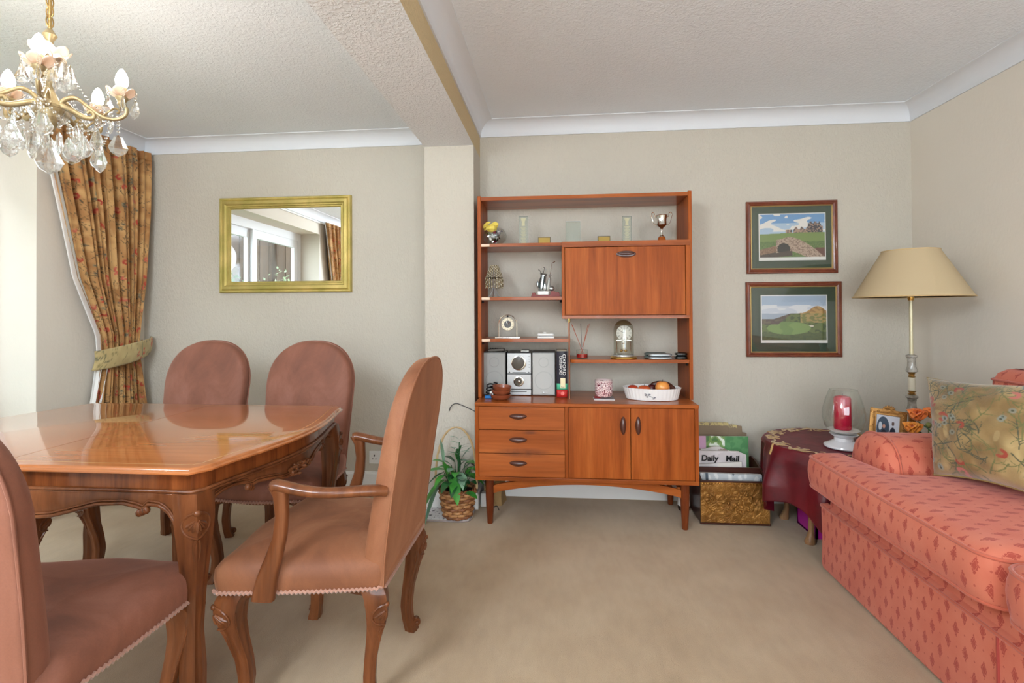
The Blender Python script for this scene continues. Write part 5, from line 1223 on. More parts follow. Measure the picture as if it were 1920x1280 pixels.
for i in range(90):
    s = rr.random(); e = rr.randrange(4); d = rr.uniform(.004, .018)
    x, z = ((-W_/2+d, s*H_), (W_/2-d, s*H_), (lerp(-W_/2, W_/2, s), d), (lerp(-W_/2, W_/2, s), H_-d))[e]; q.ell((x, -.012, z), (.004, .003, .004), 6, 4)
q.xf(T_); part('frame', q, M('antique_gilt_frame', (176, 130, 74), .42, metal=.8, bump=(160, .5, .003)), t, smooth=50)
part('back_board', MB().box(-W_/2+.004, W_/2-.004, -.002, .004, .004, H_-.004).xf(T_), m_black, t)
def ph(u, v):
    if (u-.30)**2/.075+(v-.55)**2/.16 < 1 and not ((u-.18)**2/.006+(v-.62)**2/.02 < 1):
        base = (62, 78, 96)
    elif (u-.18)**2/.006+(v-.62)**2/.02 < 1: base = (196, 206, 216)
    else: base = (206, 210, 220)
    if (u-.34)**2/.004+(v-.62)**2/.005 < 1: return (204, 150, 130)
    if (u-.34)**2/.030+(v-.18)**2/.11 < 1: return (34, 38, 52)
    if (u-.72)**2/.0035+(v-.74)**2/.005 < 1: return (92, 66, 56)
    if (u-.72)**2/.022+(v-.30)**2/.10 < 1: return (30, 36, 52)
    if (u-.53)**2/.006+(v-.22)**2/.05 < 1: return (206, 150, 140)
    return base
o_ = T_ @ Vector((-W_/2+.028, -.0065, .028)); u_ = T_.to_3x3() @ Vector((W_-.056, 0, 0)); v_ = T_.to_3x3() @ Vector((0, 0, H_-.056))
card('snapshot', o_, u_, v_, 60, 80, ph, m_print, t, th=.0008)

# ---------------------------------------------------------------- floor lamp
lx, ly = 1.825, 2.80
t = thing('floor_lamp', 'floor lamp with onyx and brass column and a beige cone shade in the corner', 'lamp', (lx, ly, 0), world=True)
def zz(py): return at(1706, py, Y=ly).z
s_ = Nd('cream_shade_cloth'); s_.set(Base_Color=lin((212, 190, 152)), Roughness=.8); s_.bump(s_.noise(s_.coord((1, 1, .2)), 300, 2), .1, .001); tr = s_.node('ShaderNodeBsdfTranslucent'); tr.inputs[0].default_value = lin((214, 188, 146)); mx = s_.node('ShaderNodeMixShader'); mx.inputs[0].default_value = .22
s_.l.new(s_.b.outputs[0], mx.inputs[1]); s_.l.new(tr.outputs[0], mx.inputs[2]); s_.l.new(mx.outputs[0], s_.out.inputs[0]); m_shade = s_.m
zb_, zt_ = zz(556), zz(470); r0, r1 = .252, .122
part('lamp_shade', MB().lathe([(r0, zb_), (r1, zt_), (r1-.003, zt_), (r0-.003, zb_), (r0, zb_)], (lx, ly, 0), 64), m_shade, t, smooth=40)
part('shade_binding', MB().tube([(lx+r0*math.cos(a), ly+r0*math.sin(a), zb_) for a in np.linspace(0, 2*PI, 65)[:-1]], .004, 6, closed=True).tube([(lx+r1*math.cos(a), ly+r1*math.sin(a), zt_) for a in np.linspace(0, 2*PI, 49)[:-1]], .003, 6, closed=True), M('shade_trim', (206, 176, 128), .6), t)
q = MB()
for k in range(3): a = 2*PI*k/3; q.tube([(lx, ly, zt_-.01), (lx+r1*math.cos(a), ly+r1*math.sin(a), zt_-.004)], .002, 5)
part('shade_carrier', q.lathe([(.012, zb_-.02), (.016, zb_), (.016, zb_+.06), (.008, zb_+.08), (.008, zt_-.01)], (lx, ly, 0), 12), m_brass, t)
part('bulb', MB().ell((lx, ly, zb_+.12), (.028, .028, .04), 14, 10), m_white, t)
m_ony = M('grey_onyx', (176, 170, 160), .15, coat=.6, var=(22, (110, 104, 92))); m_cham = M('pale_gold_tube', (206, 196, 162), .35, metal=.25)
zs_ = [zz(p) for p in (664, 700, 735, 775, 812, 860)]
part('upper_tube', MB().lathe([(.0085, zs_[0]), (.0085, zb_)], (lx, ly, 0), 16), m_cham, t)
def seg(n_, z1, z0, prof, mat): part(n_, MB().lathe([(r_, lerp(z0, z1, u)) for r_, u in prof], (lx, ly, 0), 22), mat, t, smooth=40)
seg('onyx_bobbin', zz(664), zz(698), [(.018, 0), (.026, .06), (.024, .16), (.019, .35), (.018, .6), (.019, .8), (.025, .86), (.025, .95), (.014, 1)], m_ony)
seg('brass_collar', zz(698), zz(707), [(.012, 0), (.017, .2), (.010, .5), (.016, .8), (.012, 1)], m_gold)
seg('onyx_cylinder', zz(707), zz(732), [(.016, 0), (.016, 1)], M('pale_onyx', (206, 198, 176), .15, coat=.6)); seg('brass_collar', zz(732), zz(740), [(.012, 0), (.019, .2), (.010, .5), (.019, .8), (.012, 1)], m_gold)
seg('onyx_bobbin', zz(740), zz(775), [(.018, 0), (.027, .06), (.025, .14), (.019, .4), (.018, .62), (.020, .8), (.027, .86), (.026, .96), (.014, 1)], m_ony)
seg('amber_cylinder', zz(775), zz(806), [(.016, 0), (.016, .92), (.020, .94), (.020, 1)], M('amber_onyx', (156, 100, 44), .2, coat=.5)); seg('brass_dish', zz(806), zz(815), [(.014, 0), (.032, .5), (.034, .8), (.018, 1)], m_gold)
seg('lower_tube', zz(815), .03, [(.030, 0), (.014, .06), (.013, .5), (.018, .52), (.013, .55), (.013, 1)], m_gold); part('base', MB().lathe([(0, 0), (.135, 0), (.138, .01), (.12, .02), (.05, .03), (.02, .04)], (lx, ly, 0), 40), m_gold, t)

# ---------------------------------------------------------------- roses
vx, vy = 1.79, 2.515
t = thing('tall_vase', 'tall green glass vase behind the sofa arm holding orange roses', 'vase', (vx, vy, 0), world=True)
part('glass', MB().lathe([(0, 0), (.045, 0), (.045, .01), (.03, .10), (.032, .35), (.045, .56), (.043, .56), (.030, .35), (.028, .1), (0, .02)], (vx, vy, 0), 28), M('olive_glass', (96, 100, 60), .1, coat=.4), t)
m_or = M('orange_petal', (232, 112, 40), .5, var=(16, (244, 150, 66)), sheen=.3); m_ye = M('amber_petal', (240, 160, 50), .5, var=(16, (232, 120, 30)), sheen=.3)
def rose(c_, r_, mat, lab, stem0):
    t = thing('rose', lab, 'flower', tuple(Vector(c_)-Vector((0, 0, r_))), world=True); c_ = Vector(c_)
    for k in range(13):
        a = k*2.4; u = k/12; tilt = lerp(.15, 1.15, u); d = Vector((math.cos(a)*math.sin(tilt), math.sin(a)*math.sin(tilt), math.cos(tilt))); R = d.to_track_quat('Z', 'Y').to_matrix(); q = MB()
        def pf(uu, vv): 
            w_ = (uu-.5)*2; h = vv; x = w_*r_*lerp(.35, .8, u)*math.sin(min(1, h+.25)*PI*.62); return (x, -r_*(.10+.35*u)+.5*r_*w_*w_*.5+r_*.25*h*h*u, h*r_*1.15)
        q.grid(pf, 7, 6); q.xf(Matrix.Translation(c_-Vector((0, 0, r_*.45))) @ Matrix.Rotation(a, 4, 'Z') @ Matrix.Rotation(-tilt*.55, 4, 'X')); part('petal', q, mat, t, smooth=80, fixn=False, solid=.0012)
    part('stalk', MB().tube(smoothpath([stem0, ((stem0[0]+c_.x)/2, (stem0[1]+c_.y)/2, lerp(stem0[2], c_.z, .6)), tuple(c_-Vector((0, 0, r_*.5)))], 5), .003, 6), m_l2, t)
def atr(px, py, y=2.58): return tuple(at(px, py, Y=y))
rose(atr(1720, 780, 2.60), .050, m_or, 'orange rose with yellow-tipped petals, highest towards the lamp', (vx, vy, .5)); rose(atr(1748, 776, 2.60), .044, m_or, 'deep orange rose half hidden by the embroidered cushion', (vx, vy, .5)); rose(atr(1711, 804, 2.53), .047, m_ye, 'amber rose low beside the lamp column', (vx, vy, .5))
lf = thing('rose_foliage', 'dark green rose leaves and a seed head under the orange roses', 'leaves', (vx, vy, .5), world=True); pl = lf
for px, py, d in ((1712, 815, (-.6, -.2, .6)), (1722, 818, (-.2, -.3, 1)), (1732, 820, (.3, -.3, .8)), (1728, 815, (.7, -.2, .3)), (1718, 822, (.4, -.4, .7))): leaf(atr(px, py+6, 2.56), d, .07, .018, .3, m_l2)
q = MB().tube([(vx+.0, vy, .5), atr(1741, 812), atr(1741, 800)], .0028, 6).ell(atr(1741, 797), (.012, .012, .014), 12, 8); part('seed_head', q, M('olive_seed_head', (126, 130, 70), .5), lf)

# ---------------------------------------------------------------- sofa
def sofa_cloth():
    s = Nd('coral_woven_fabric'); t = s.node('ShaderNodeUVMap'); t.uv_map = 'UVMap'; sp = s.node('ShaderNodeSeparateXYZ'); s.l.new(t.outputs[0], sp.inputs[0]); U, V = sp.outputs[0], sp.outputs[1]
    A, B = .066, .108; nz = s.noise(t.outputs[0], 190, 2, .6); nz2 = s.noise(t.outputs[0], 9, 3)
    def motif(du, dv, a, b):
        fu = s.math('ABSOLUTE', s.math('SUBTRACT', s.math('FRACT', s.math('MULTIPLY_ADD', U, 1/A, du)), .5)); fv = s.math('ABSOLUTE', s.math('SUBTRACT', s.math('FRACT', s.math('MULTIPLY_ADD', V, 1/B, dv)), .5))
        return s.math('ADD', s.math('MULTIPLY', fu, A/a), s.math('MULTIPLY', fv, B/b))
    d = s.math('MINIMUM', motif(0, 0, .0115, .026), motif(.5, .5, .0115, .026)); dot = s.math('MINIMUM', motif(.5, 0, .0035, .004), motif(0, .5, .0035, .004))
    k = s.math('ADD', d, s.math('MULTIPLY', s.math('SUBTRACT', nz, .5), 1.5))
    mk = s.math('MULTIPLY', s.math('LESS_THAN', k, .95), s.math('GREATER_THAN', s.math('PINGPONG', s.math('MULTIPLY', d, 3.4), 1.0), .12)); mk = s.math('MAXIMUM', mk, s.math('MULTIPLY', s.math('LESS_THAN', dot, 1.0), .7))
    base = s.ramp(nz2, [(.3, (198, 103, 78)), (.7, (208, 120, 94))]); col = s.mix(s.math('MULTIPLY', mk, .85), base, lin((160, 56, 42)))
    s.l.new(col, s.b.inputs['Base Color']); s.set(Roughness=.8); s.b.inputs['Sheen Weight'].default_value = .35; s.b.inputs['Sheen Tint'].default_value = lin((236, 176, 176))
    s.bump(s.noise(s.coord(), 700, 2), .15, .001)
    return s.m
m_sofa = sofa_cloth(); m_pipe = M('coral_piping', (190, 94, 70), .8, sheen=.3)
SX, SYF, SYN, SXB = 1.19, 2.445, .42, 2.09
so_ = thing('sofa', 'coral two-seat sofa with a small red diamond motif and rounded arms', 'sofa', (1.64, 1.43, 0), world=True)
def rrect(x0, x1, y0, y1, r, n=6):
    P = []
    for cx_, cy_, a0 in ((x1-r, y1-r, 0), (x0+r, y1-r, PI/2), (x0+r, y0+r, PI), (x1-r, y0+r, 1.5*PI)):
        for i in range(n+1): a = a0+PI/2*i/n; P.append((cx_+r*math.cos(a), cy_+r*math.sin(a)))
    return P
def insetp(P, d):
    m = len(P); out = []
    for i in range(m):
        a, b, c_ = Vector(P[i-1]), Vector(P[i]), Vector(P[(i+1) % m]); e1, e2 = (b-a), (c_-b)
        if e1.length < 1e-7 or e2.length < 1e-7: out.append(tuple(b)); continue
        e1.normalize(); e2.normalize(); n1 = Vector((-e1.y, e1.x)); n2 = Vector((-e2.y, e2.x)); nn = n1+n2; nn = nn/max(.4, nn.dot(n1)); out.append(tuple(b+nn*d))
    return out
base = rrect(SX, SXB, SYN, SYF, .02)
def prof_loft(P, prof, cap0=True, cap1=True): return MB().loft([[(x, y, z) for x, y in insetp(P, d)] for z, d in prof], cap0, cap1)
part('skirt', prof_loft(base, [(.012, .004), (.03, .0), (.15, .003), (.288, .0), (.296, .004), (.30, .012), (.306, .03)]), m_sofa, so_, smooth=40, uv=True)
part('skirt_piping', MB().tube([(x, y, .292) for x, y in base], .0055, 8, closed=True), m_pipe, so_)
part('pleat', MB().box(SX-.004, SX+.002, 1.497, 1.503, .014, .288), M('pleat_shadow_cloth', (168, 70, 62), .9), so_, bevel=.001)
for x, y in ((SX+.05, SYF-.05), (SX+.05, SYN+.05), (SXB-.05, SYF-.05), (SXB-.05, SYN+.05)): part('foot', MB().lathe([(.02, 0), (.022, .014), (0, .014)], (x, y, 0), 12), m_black, so_)
part('seat_platform', prof_loft(rrect(SX+.02, SXB-.03, SYN+.03, SYF-.03, .03), [(.30, 0), (.36, .004), (.385, .02)]), m_sofa, so_, smooth=40, uv=True)
def arm(y0, y1, nm):
    """arm from front to back: rounded section, nose rolled over at the front"""
    yc, w_ = (y0+y1)/2, (y1-y0)/2; zt2 = .655; rings = []; zb2 = .29
    def sec(x, k):
        r = []
        for i in range(36):
            a = 2*PI*i/36; ca, sa = math.cos(a), math.sin(a)
            y = yc+w_*k*math.copysign(abs(ca)**.75, ca); z = (zt2+zb2)/2+(zt2-zb2)/2*(k if sa > 0 else 1)*math.copysign(abs(sa)**.72, sa); r.append((x, y, z))
        return r
    fr = [(1.300, .50), (1.302, .66), (1.308, .80), (1.318, .90), (1.334, .965), (1.352, .99), (1.38, 1), (1.6, 1.0), (1.8, 1.0), (SXB-.01, 1.0)]
    q = MB().loft([sec(x, k) for x, k in fr]); a = part('arm', q, m_sofa, so_, smooth=60, uv=True)
    part('arm_piping', MB().tube([(p[0], yc+(p[1]-yc)*1.008, p[2]+.002*(p[2] > .6)) for p in sec(1.352, .995)], .005, 6, closed=True), m_pipe, a)
arm(2.135, 2.43, 'far'); arm(.43, .725, 'near')
bkp = rrect(1.87, SXB, SYN+.02, SYF-.03, .06)
part('back_frame', prof_loft(bkp, [(.29, .0), (.80, 0), (.87, .006), (.905, .022), (.922, .05), (.928, .08)]), m_sofa, so_, smooth=60, uv=True)
part('back_piping', MB().tube([(x, y, .878) for x, y in insetp(bkp, .004)], .005, 6, closed=True), m_pipe, so_)
def tcush(P, nm, lab=None):
    prof = [(.388, .012), (.392, .002), (.40, -.004), (.43, -.010), (.46, -.012), (.49, -.010), (.512, -.004), (.520, .002), (.527, .008), (.534, .018), (.540, .032), (.544, .048), (.546, .062)]
    q = MB(); rg = []
    for z, d in prof: rg.append([(x, y, z) for x, y in cplan(P, d)])
    q.loft(rg)
    c_ = part('seat_cushion', q, m_sofa, so_, smooth=60, uv=True)
    for z, d in ((.392, .001), (.520, .0)): part('cushion_piping', MB().tube([(x, y, z) for x, y in cplan(P, d-.001)], .0055, 8, closed=True), m_pipe, c_)
def tplan(y0, yi, yo, s):
    """seat cushion plan, ear in front of the arm at yo; s mirrors"""
    pts = [(1.87, y0, .03), (1.87, yi, .03), (1.325, yi, .03), (1.285, yo, .04), (1.128, yo, .05), (1.122, (y0+yo)/2, .3), (1.128, y0, .08)]
    if s < 0: pts = [(x, 2.86-y, r) for x, y, r in pts][::-1]
    return pts
def cplan(raw, d):
    """raw corners (x, y, radius) inset by d, then rounded with the radius that is left"""
    if sum(raw[i][0]*raw[(i+1) % len(raw)][1]-raw[(i+1) % len(raw)][0]*raw[i][1] for i in range(len(raw))) < 0: raw = raw[::-1]
    P = insetp([(x, y) for x, y, r in raw], d); m = len(P); cor = []
    for i in range(m):
        a, b, c_ = Vector(P[i-1]), Vector(P[i]), Vector(P[(i+1) % m]); d1, d2 = a-b, c_-b; convex = (b-a).cross(c_-b) > 0 if hasattr(Vector((0, 0)), 'cross') else True
        k = min(max(raw[i][2]-d*(1 if convex else -1), .004), d1.length*.48, d2.length*.48); p0 = b+d1.normalized()*k; p1 = b+d2.normalized()*k
        cor.append([tuple((1-t_)**2*p0+2*t_*(1-t_)*b+t_*t_*p1) for t_ in [j/6 for j in range(7)]])
    out = []
    for i in range(m):
        out += cor[i]; a, b = Vector(cor[i][-1]), Vector(cor[(i+1) % m][0])
        for j in range(1, 10): out.append(tuple(a.lerp(b, j/10)))
    return out
tcush(tplan(1.437, 2.125, 2.425, 1), 'far'); tcush(tplan(1.437, 2.125, 2.425, -1), 'near')
for y0, y1 in ((1.44, 2.12), (.74, 1.42)):
    part('back_cushion', prof_loft(rrect(1.70, 1.88, y0, y1, .05), [(.55, .03), (.565, .008), (.60, 0), (.70, -.012), (.80, -.004), (.835, .01), (.85, .035), (.856, .06)]), m_sofa, so_, smooth=60, uv=True)

# ---------------------------------------------------------------- woven flower patterns for curtain and cushion
def srgb2lin(a):
    a = a/255.0; return np.where(a <= .04045, a/12.92, ((a+.055)/1.055)**2.4)
def flora(W, H, mpp, seed, base1, base2, vine, reds, dark, density=1.0, blue=None, big=1.0):
    """W x H pixels, mpp metres a pixel: a woven vine and flower cloth"""
    r = np.random.RandomState(seed); yy, xx = np.mgrid[0:H, 0:W].astype(np.float32)
    def sm(n, k):
        g = r.rand(int(H*mpp/k)+3, int(W*mpp/k)+3); fy, fx = yy*mpp/k, xx*mpp/k; iy, ix = fy.astype(int), fx.astype(int); ty, tx = fy-iy, fx-ix
        return (g[iy, ix]*(1-tx)*(1-ty)+g[iy, ix+1]*tx*(1-ty)+g[iy+1, ix]*(1-tx)*ty+g[iy+1, ix+1]*tx*ty)
    f = (sm(0, .09)*.6+sm(0, .03)*.4)[..., None]; f = np.clip((f-.3)/.4, 0, 1); img = np.array(base1)*(1-f)+np.array(base2)*f
    def disc(cx_, cy_, rx, ry, col, a=1.0, ang=0):
        R_ = max(rx, ry)+1; x0, x1, y0, y1 = int(max(0, cx_-R_)), int(min(W, cx_+R_+1)), int(max(0, cy_-R_)), int(min(H, cy_+R_+1))
        if x0 >= x1 or y0 >= y1: return
        X_, Y_ = xx[y0:y1, x0:x1]-cx_, yy[y0:y1, x0:x1]-cy_; c_, s_2 = math.cos(ang), math.sin(ang); u, v = X_*c_+Y_*s_2, -X_*s_2+Y_*c_
        m = np.clip(1.3-np.sqrt((u/rx)**2+(v/ry)**2)*1.0, 0, .3)/.3*a; img[y0:y1, x0:x1] = img[y0:y1, x0:x1]*(1-m[..., None])+np.array(col)*m[..., None]
    A_ = W*H*mpp*mpp
    def stroke(x, y, ang, L, w_, col, curl, br=True):
        n_ = int(L/mpp/1.2); c_ = curl
        for i in range(n_):
            disc(x, y, w_/mpp*(1-.5*i/n_), w_/mpp*(1-.5*i/n_), col, .8); x += 1.2*math.cos(ang); y += 1.2*math.sin(ang); ang += c_*1.2*mpp; c_ += r.randn()*2.5
            if br and r.rand() < .10:
                stroke(x, y, ang+r.choice((-1, 1))*.9, L*.28, w_*.7, col, c_, False)
    for i in range(int(A_*150*density)): stroke(r.rand()*W, r.rand()*H, r.rand()*6.28, r.uniform(.05, .14)*big, .0017*big, [vine, dark][r.rand() < .4], r.randn()*14)
    for i in range(int(A_*26*density)): # tawny leaves outlined
        disc(r.rand()*W, r.rand()*H, r.uniform(.008, .02)*big/mpp, .006*big/mpp, np.array(base2)*.92+8, .6, r.rand()*3)
    for i in range(int(A_*34*density)):
        cx_, cy_ = r.rand()*W, r.rand()*H; col = reds[r.randint(len(reds))]; k = r.randint(5, 9); R_ = r.uniform(.008, .016)*big/mpp; a0 = r.rand()*6
        for j in range(k): a = a0+j*.55; disc(cx_+R_*math.cos(a), cy_+R_*math.sin(a)*.8, R_*.36, R_*.62, col, .85, a)
        if r.rand() < .5: disc(cx_, cy_, R_*.6, R_*.45, np.array(col)*.4+np.array(base2)*.6, .7)
    for i in range(int(A_*14*density)):
        cx_, cy_ = r.rand()*W, r.rand()*H
        for j in range(r.randint(3, 6)):
            x, y = cx_+r.randn()*.018/mpp*big, cy_+r.randn()*.018/mpp*big
            if blue is not None: disc(x, y, .008*big/mpp, .007*big/mpp, blue, .6)
            disc(x, y, .0032*big/mpp, .0030*big/mpp, dark, .9)
    return img
def sample(img, u, v):
    H, W = img.shape[:2]; return img[min(H-1, max(0, int(v*(H-1)))), min(W-1, max(0, int(u*(W-1))))]

# embroidered cushion
ci = flora(230, 230, .44/230, 5, (124, 96, 52), (172, 146, 96), (98, 96, 50), [(156, 60, 34), (180, 96, 84), (146, 52, 28)], (64, 66, 44), 2.4, (128, 140, 140), 1.35)
TL, TR, BL, BR = Vector((1.548, 2.28, .895)), Vector((1.70, 1.86, .925)), Vector((1.440, 2.09, .545)), Vector((1.545, 1.72, .575))
nrm = (TR-TL).cross(TL-BL).normalized(); nrm = nrm if nrm.x < 0 else -nrm
def cu(u, v, sgn):
    U, V = u*2-1, v*2-1; th = .095*((1-U*U)*(1-V*V))**.42
    pin = 1-.11*(1-U*U)*(abs(V)**3); pin2 = 1-.11*(1-V*V)*(abs(U)**3)
    u2, v2 = .5+U*.5*pin2, .5+V*.5*pin; p = TL.lerp(TR, u2).lerp(BL.lerp(BR, u2), 1-v2)
    wr = .006*noise.noise(Vector((u*7, v*7, 2.0+sgn)))+.007*abs(noise.noise(Vector((u*4+1, v*4, 9.0))))
    return p+nrm*(sgn*(th+wr*min(1, th*30)))
n_ = 200; q = MB(); q.grid(lambda u, v: cu(u, v, 1), n_, n_); cols = np.array([sample(ci, i/(n_-1), j/(n_-1)) for j in range(n_) for i in range(n_)])
q.grid(lambda u, v: cu(u, v, -1), 40, 40); cols = np.vstack([cols, np.tile(np.array((168, 140, 90)), (1600, 1))])
ec = thing('embroidered_cushion', 'olive-gold square cushion woven with vines and red flowers, on the sofa', 'cushion', tuple(BL+Vector((0, 0, -.02))), world=True)
part('cover', q, vcol('woven_cushion_cloth', .75, sheen=.4, bump=(160, .4, .003)), ec, cols=srgb2lin(cols), smooth=80, fixn=False)
ed = [cu(u, 0, 0) for u in np.linspace(0, 1, 20)]+[cu(1, v, 0) for v in np.linspace(0, 1, 20)][1:]+[cu(u, 1, 0) for u in np.linspace(1, 0, 20)][1:]+[cu(0, v, 0) for v in np.linspace(1, 0, 20)][1:-1]
part('seam_edge', MB().tube(ed, .004, 6, closed=True), M('olive_seam', (150, 126, 78), .8), ec)

# ---------------------------------------------------------------- curtains on the window wall
fab = flora(300, 620, 1.2/300, 11, (158, 108, 58), (198, 154, 98), (88, 68, 38), [(160, 50, 32), (176, 62, 40), (186, 88, 68)], (58, 50, 38), 2.0, (120, 116, 92), 1.2)
lightfab = flora(260, 60, .6/260, 3, (172, 150, 102), (190, 170, 120), (124, 114, 72), [(190, 60, 44), (206, 84, 60)], (84, 84, 62), 2.2, None, 1.1)
m_curt = vcol('vine_curtain_cloth', .8, sheen=.2, bump=(200, .25, .003))
m_lin = M('white_lining', (232, 230, 226), .8)
def curtain(label, fy, tlabel):
    """fy maps a distance from the wall corner side to y; built for the far curtain and turned over for the near one"""
    NF = 7; zt, zb = 2.315, .02
    # (z, leading edge, outer edge, fold depth)
    zk = [0.02, .55, .80, .94, 1.05, 1.4, 1.9, 2.25, 2.315]
    le = [.455, .435, .395, .375, .385, .545, .660, .735, .745]      # distance of the leading edge from y0
    re = [.035, .045, .070, .090, .085, .045, .015, .005, .005]
    fd = [.050, .045, .030, .024, .028, .045, .050, .040, .035]
    def P(u, z, off=0.0):
        a, b = interp(zk, le, z), interp(zk, re, z); w_ = u+.012*math.sin(u*2*PI*NF*2+z)
        d = b+(a-b)*w_; ph = 2*PI*NF*(u**1.05)+.8*math.sin(z*1.3); amp = interp(zk, fd, z)*(1+.3*math.sin(u*17+2)); hd = max(0, (z-2.24)/.075)
        x = XL+.075+amp*(.6*math.sin(ph)+.25*math.sin(2*ph+1.3)+.15*math.sin(ph*3.3+z*2))+off+.004*hd*math.sin(u*180)
        return (x, fy(d), z)
    nu, nv = 260, 420; q = MB()
    q.grid(lambda u, v: P(u, lerp(zb, zt, v)), nu, nv)
    cols = srgb2lin(np.array([sample(fab, i/(nu-1), 1-j/(nv-1)) for j in range(nv) for i in range(nu)]))
    t = thing('curtain', label, 'curtain', (XL+.075, fy(.4), .02), world=True)
    part('cloth', q, m_curt, t, cols=cols, smooth=80, fixn=False)
    # white lining showing beyond the leading edge
    q = MB(); q.grid(lambda u, v: (lambda p: (p[0]-.02, fy(interp(zk, le, lerp(zb, zt, v))+.020-.05*u), p[2]))(P(1.0, lerp(zb, zt, v))), 6, 60); part('lining', q, m_lin, t, solid=.002, smooth=80)
    q = MB(); q.grid(lambda u, v: (XL+.06+.03*math.sin(u*9), fy(interp(zk, le, lerp(.02, .93, v))+.045*(1-v)-.06*u), lerp(.02, .93, v)), 14, 30); part('lining', q, m_lin, t, solid=.002, smooth=80)
    q = MB()
    for i in range(60): pass
    part('heading_tape', MB().grid(lambda u, v: (lambda p: (p[0]+.002, p[1], p[2]))(P(u, lerp(2.255, 2.262, v))), 260, 2), M('curtain_heading_stitch', (150, 104, 56), .8), t, solid=.0015, smooth=80)
    # tieback: band round the gathered cloth, hooked to the wall by the outer edge
    q = MB(); nb, mb_ = 90, 12
    def TB(u, v):
        s_ = u*1.0; d = lerp(.43, -.0, min(1, s_*1.02)); zc = lerp(.892, .968, s_); h = .060+.004*math.sin(s_*4)
        x = XL+.075+.075*math.sin(min(1, s_*1.0)*PI)**.6+.012*math.sin(v*PI); tilt = (v-.5)*2*h
        return (x, fy(d-.02*(v-.5)), zc+tilt)
    q.grid(TB, nb, mb_); cols = srgb2lin(np.array([sample(lightfab, i/(nb-1), j/(mb_-1)) for j in range(mb_) for i in range(nb)]))
    tb = q.build('curtain_tieback', m_curt, cols=cols, smooth=80, fixn=False, solid=.006, label=tlabel, cat='tieback')
    q = MB().grid(lambda u, v: (XL+.075+.078*math.sin(.62*PI)**.6+.013, fy(.43*(1-.63)-.006+.004*u), lerp(.905, .99, v)), 2, 3); part('stitched_join', q, M('tieback_seam', (150, 146, 110), .8), tb, solid=.002)
    part('wall_hook', MB().tube([(XL+.001, fy(.012), .99), (XL+.03, fy(.012), .99), (XL+.04, fy(.02), 1.0)], .004, 6), m_brass, tb)
    return t
curtain('floral ochre curtain drawn to the corner by the dining wall, tied back', lambda d: 3.305-d, 'matching cloth tieback gathering the ochre curtain in the dining corner')
curtain('floral ochre curtain at the camera end of the patio door, seen in the mirror', lambda d: -.10+d, 'matching cloth tieback on the curtain at the camera end of the patio door')
t = thing('curtain_rail', 'white curtain rail along the window wall below the coving', 'rail', (XL+.06, 1.6, 2.30), world=True)
part('track', MB().box(XL+.006, XL+.018, -.15, 3.33, 2.292, 2.312), m_white, t, bevel=.002)
for y in (-.1, .9, 1.9, 2.9): part('bracket', MB().box(XL, XL+.016, y-.01, y+.01, 2.296, 2.310), m_white, t)

# ---------------------------------------------------------------- chandelier
chx, chy = -1.722, 1.560
ch = thing('chandelier', 'brass and crystal chandelier with five lit candle bulbs above the table', 'chandelier', (chx, chy, 1.65), world=True)
m_arm = M('antique_cream_gilt', (178, 160, 122), .4, metal=.5, bump=(60, .3, .002), var=(20, (150, 128, 90)))
s_ = Nd('crystal'); s_.b.inputs['Base Color'].default_value = (.97, .97, .95, 1); s_.set(Roughness=.02, IOR=1.5); s_.b.inputs['Transmission Weight'].default_value = 1
m_cry = s_.m
tr = s_.node('ShaderNodeBsdfTransparent'); mx = s_.node('ShaderNodeMixShader'); mx.inputs[0].default_value = .35
s_.l.new(s_.b.outputs[0], mx.inputs[1]); s_.l.new(tr.outputs[0], mx.inputs[2]); s_.l.new(mx.outputs[0], s_.out.inputs[0])
m_petal = M('blush_glass_petal', (250, 224, 200), .18, trans=.35, coat=.5)
m_sleeve = M('cream_candle_sleeve', (226, 196, 150), .5)
s_ = Nd('lit_bulb_glass'); em_ = s_.node('ShaderNodeEmission'); em_.inputs[0].default_value = (1, .92, .80, 1); em_.inputs[1].default_value = 68; s_.l.new(em_.outputs[0], s_.out.inputs[0]); m_bulb = s_.m
def P3(a, r_, z): r_ *= .89; return Vector((chx+r_*math.cos(a), chy+r_*math.sin(a), z))
part('suspension_rod', MB().lathe([(.006, 2.14), (.006, 2.36)], (chx, chy, 0), 10), m_gold, ch)
q = MB()
for i in range(7): q.tube([(chx+.010*math.cos(a)*(1 if i % 2 else .3), chy+.010*math.cos(a)*(.3 if i % 2 else 1), 2.37-.034*i+.02*math.sin(a)) for a in np.linspace(0, 2*PI, 15)[:-1]], .0022, 5, closed=True)
part('chain', q, m_gold, ch); part('ceiling_rose', MB().lathe([(0, 2.355), (.03, 2.36), (.055, 2.40), (.055, 2.409), (0, 2.409)], (chx, chy, 0), 24), m_gold, ch)
part('column', MB().lathe([(0, 1.79), (.012, 1.795), (.024, 1.82), (.030, 1.85), (.036, 1.88), (.022, 1.91), (.012, 1.93), (.010, 1.99), (.016, 2.02), (.010, 2.05), (.010, 2.10), (.020, 2.12), (.008, 2.14), (0, 2.145)], (chx, chy, 0), 20), m_arm, ch)
part('column_glass', MB().lathe([(.012, 1.93), (.022, 1.96), (.018, 2.0), (.028, 2.04), (.014, 2.07)], (chx, chy, 0), 12), m_cry, ch, smooth=None)
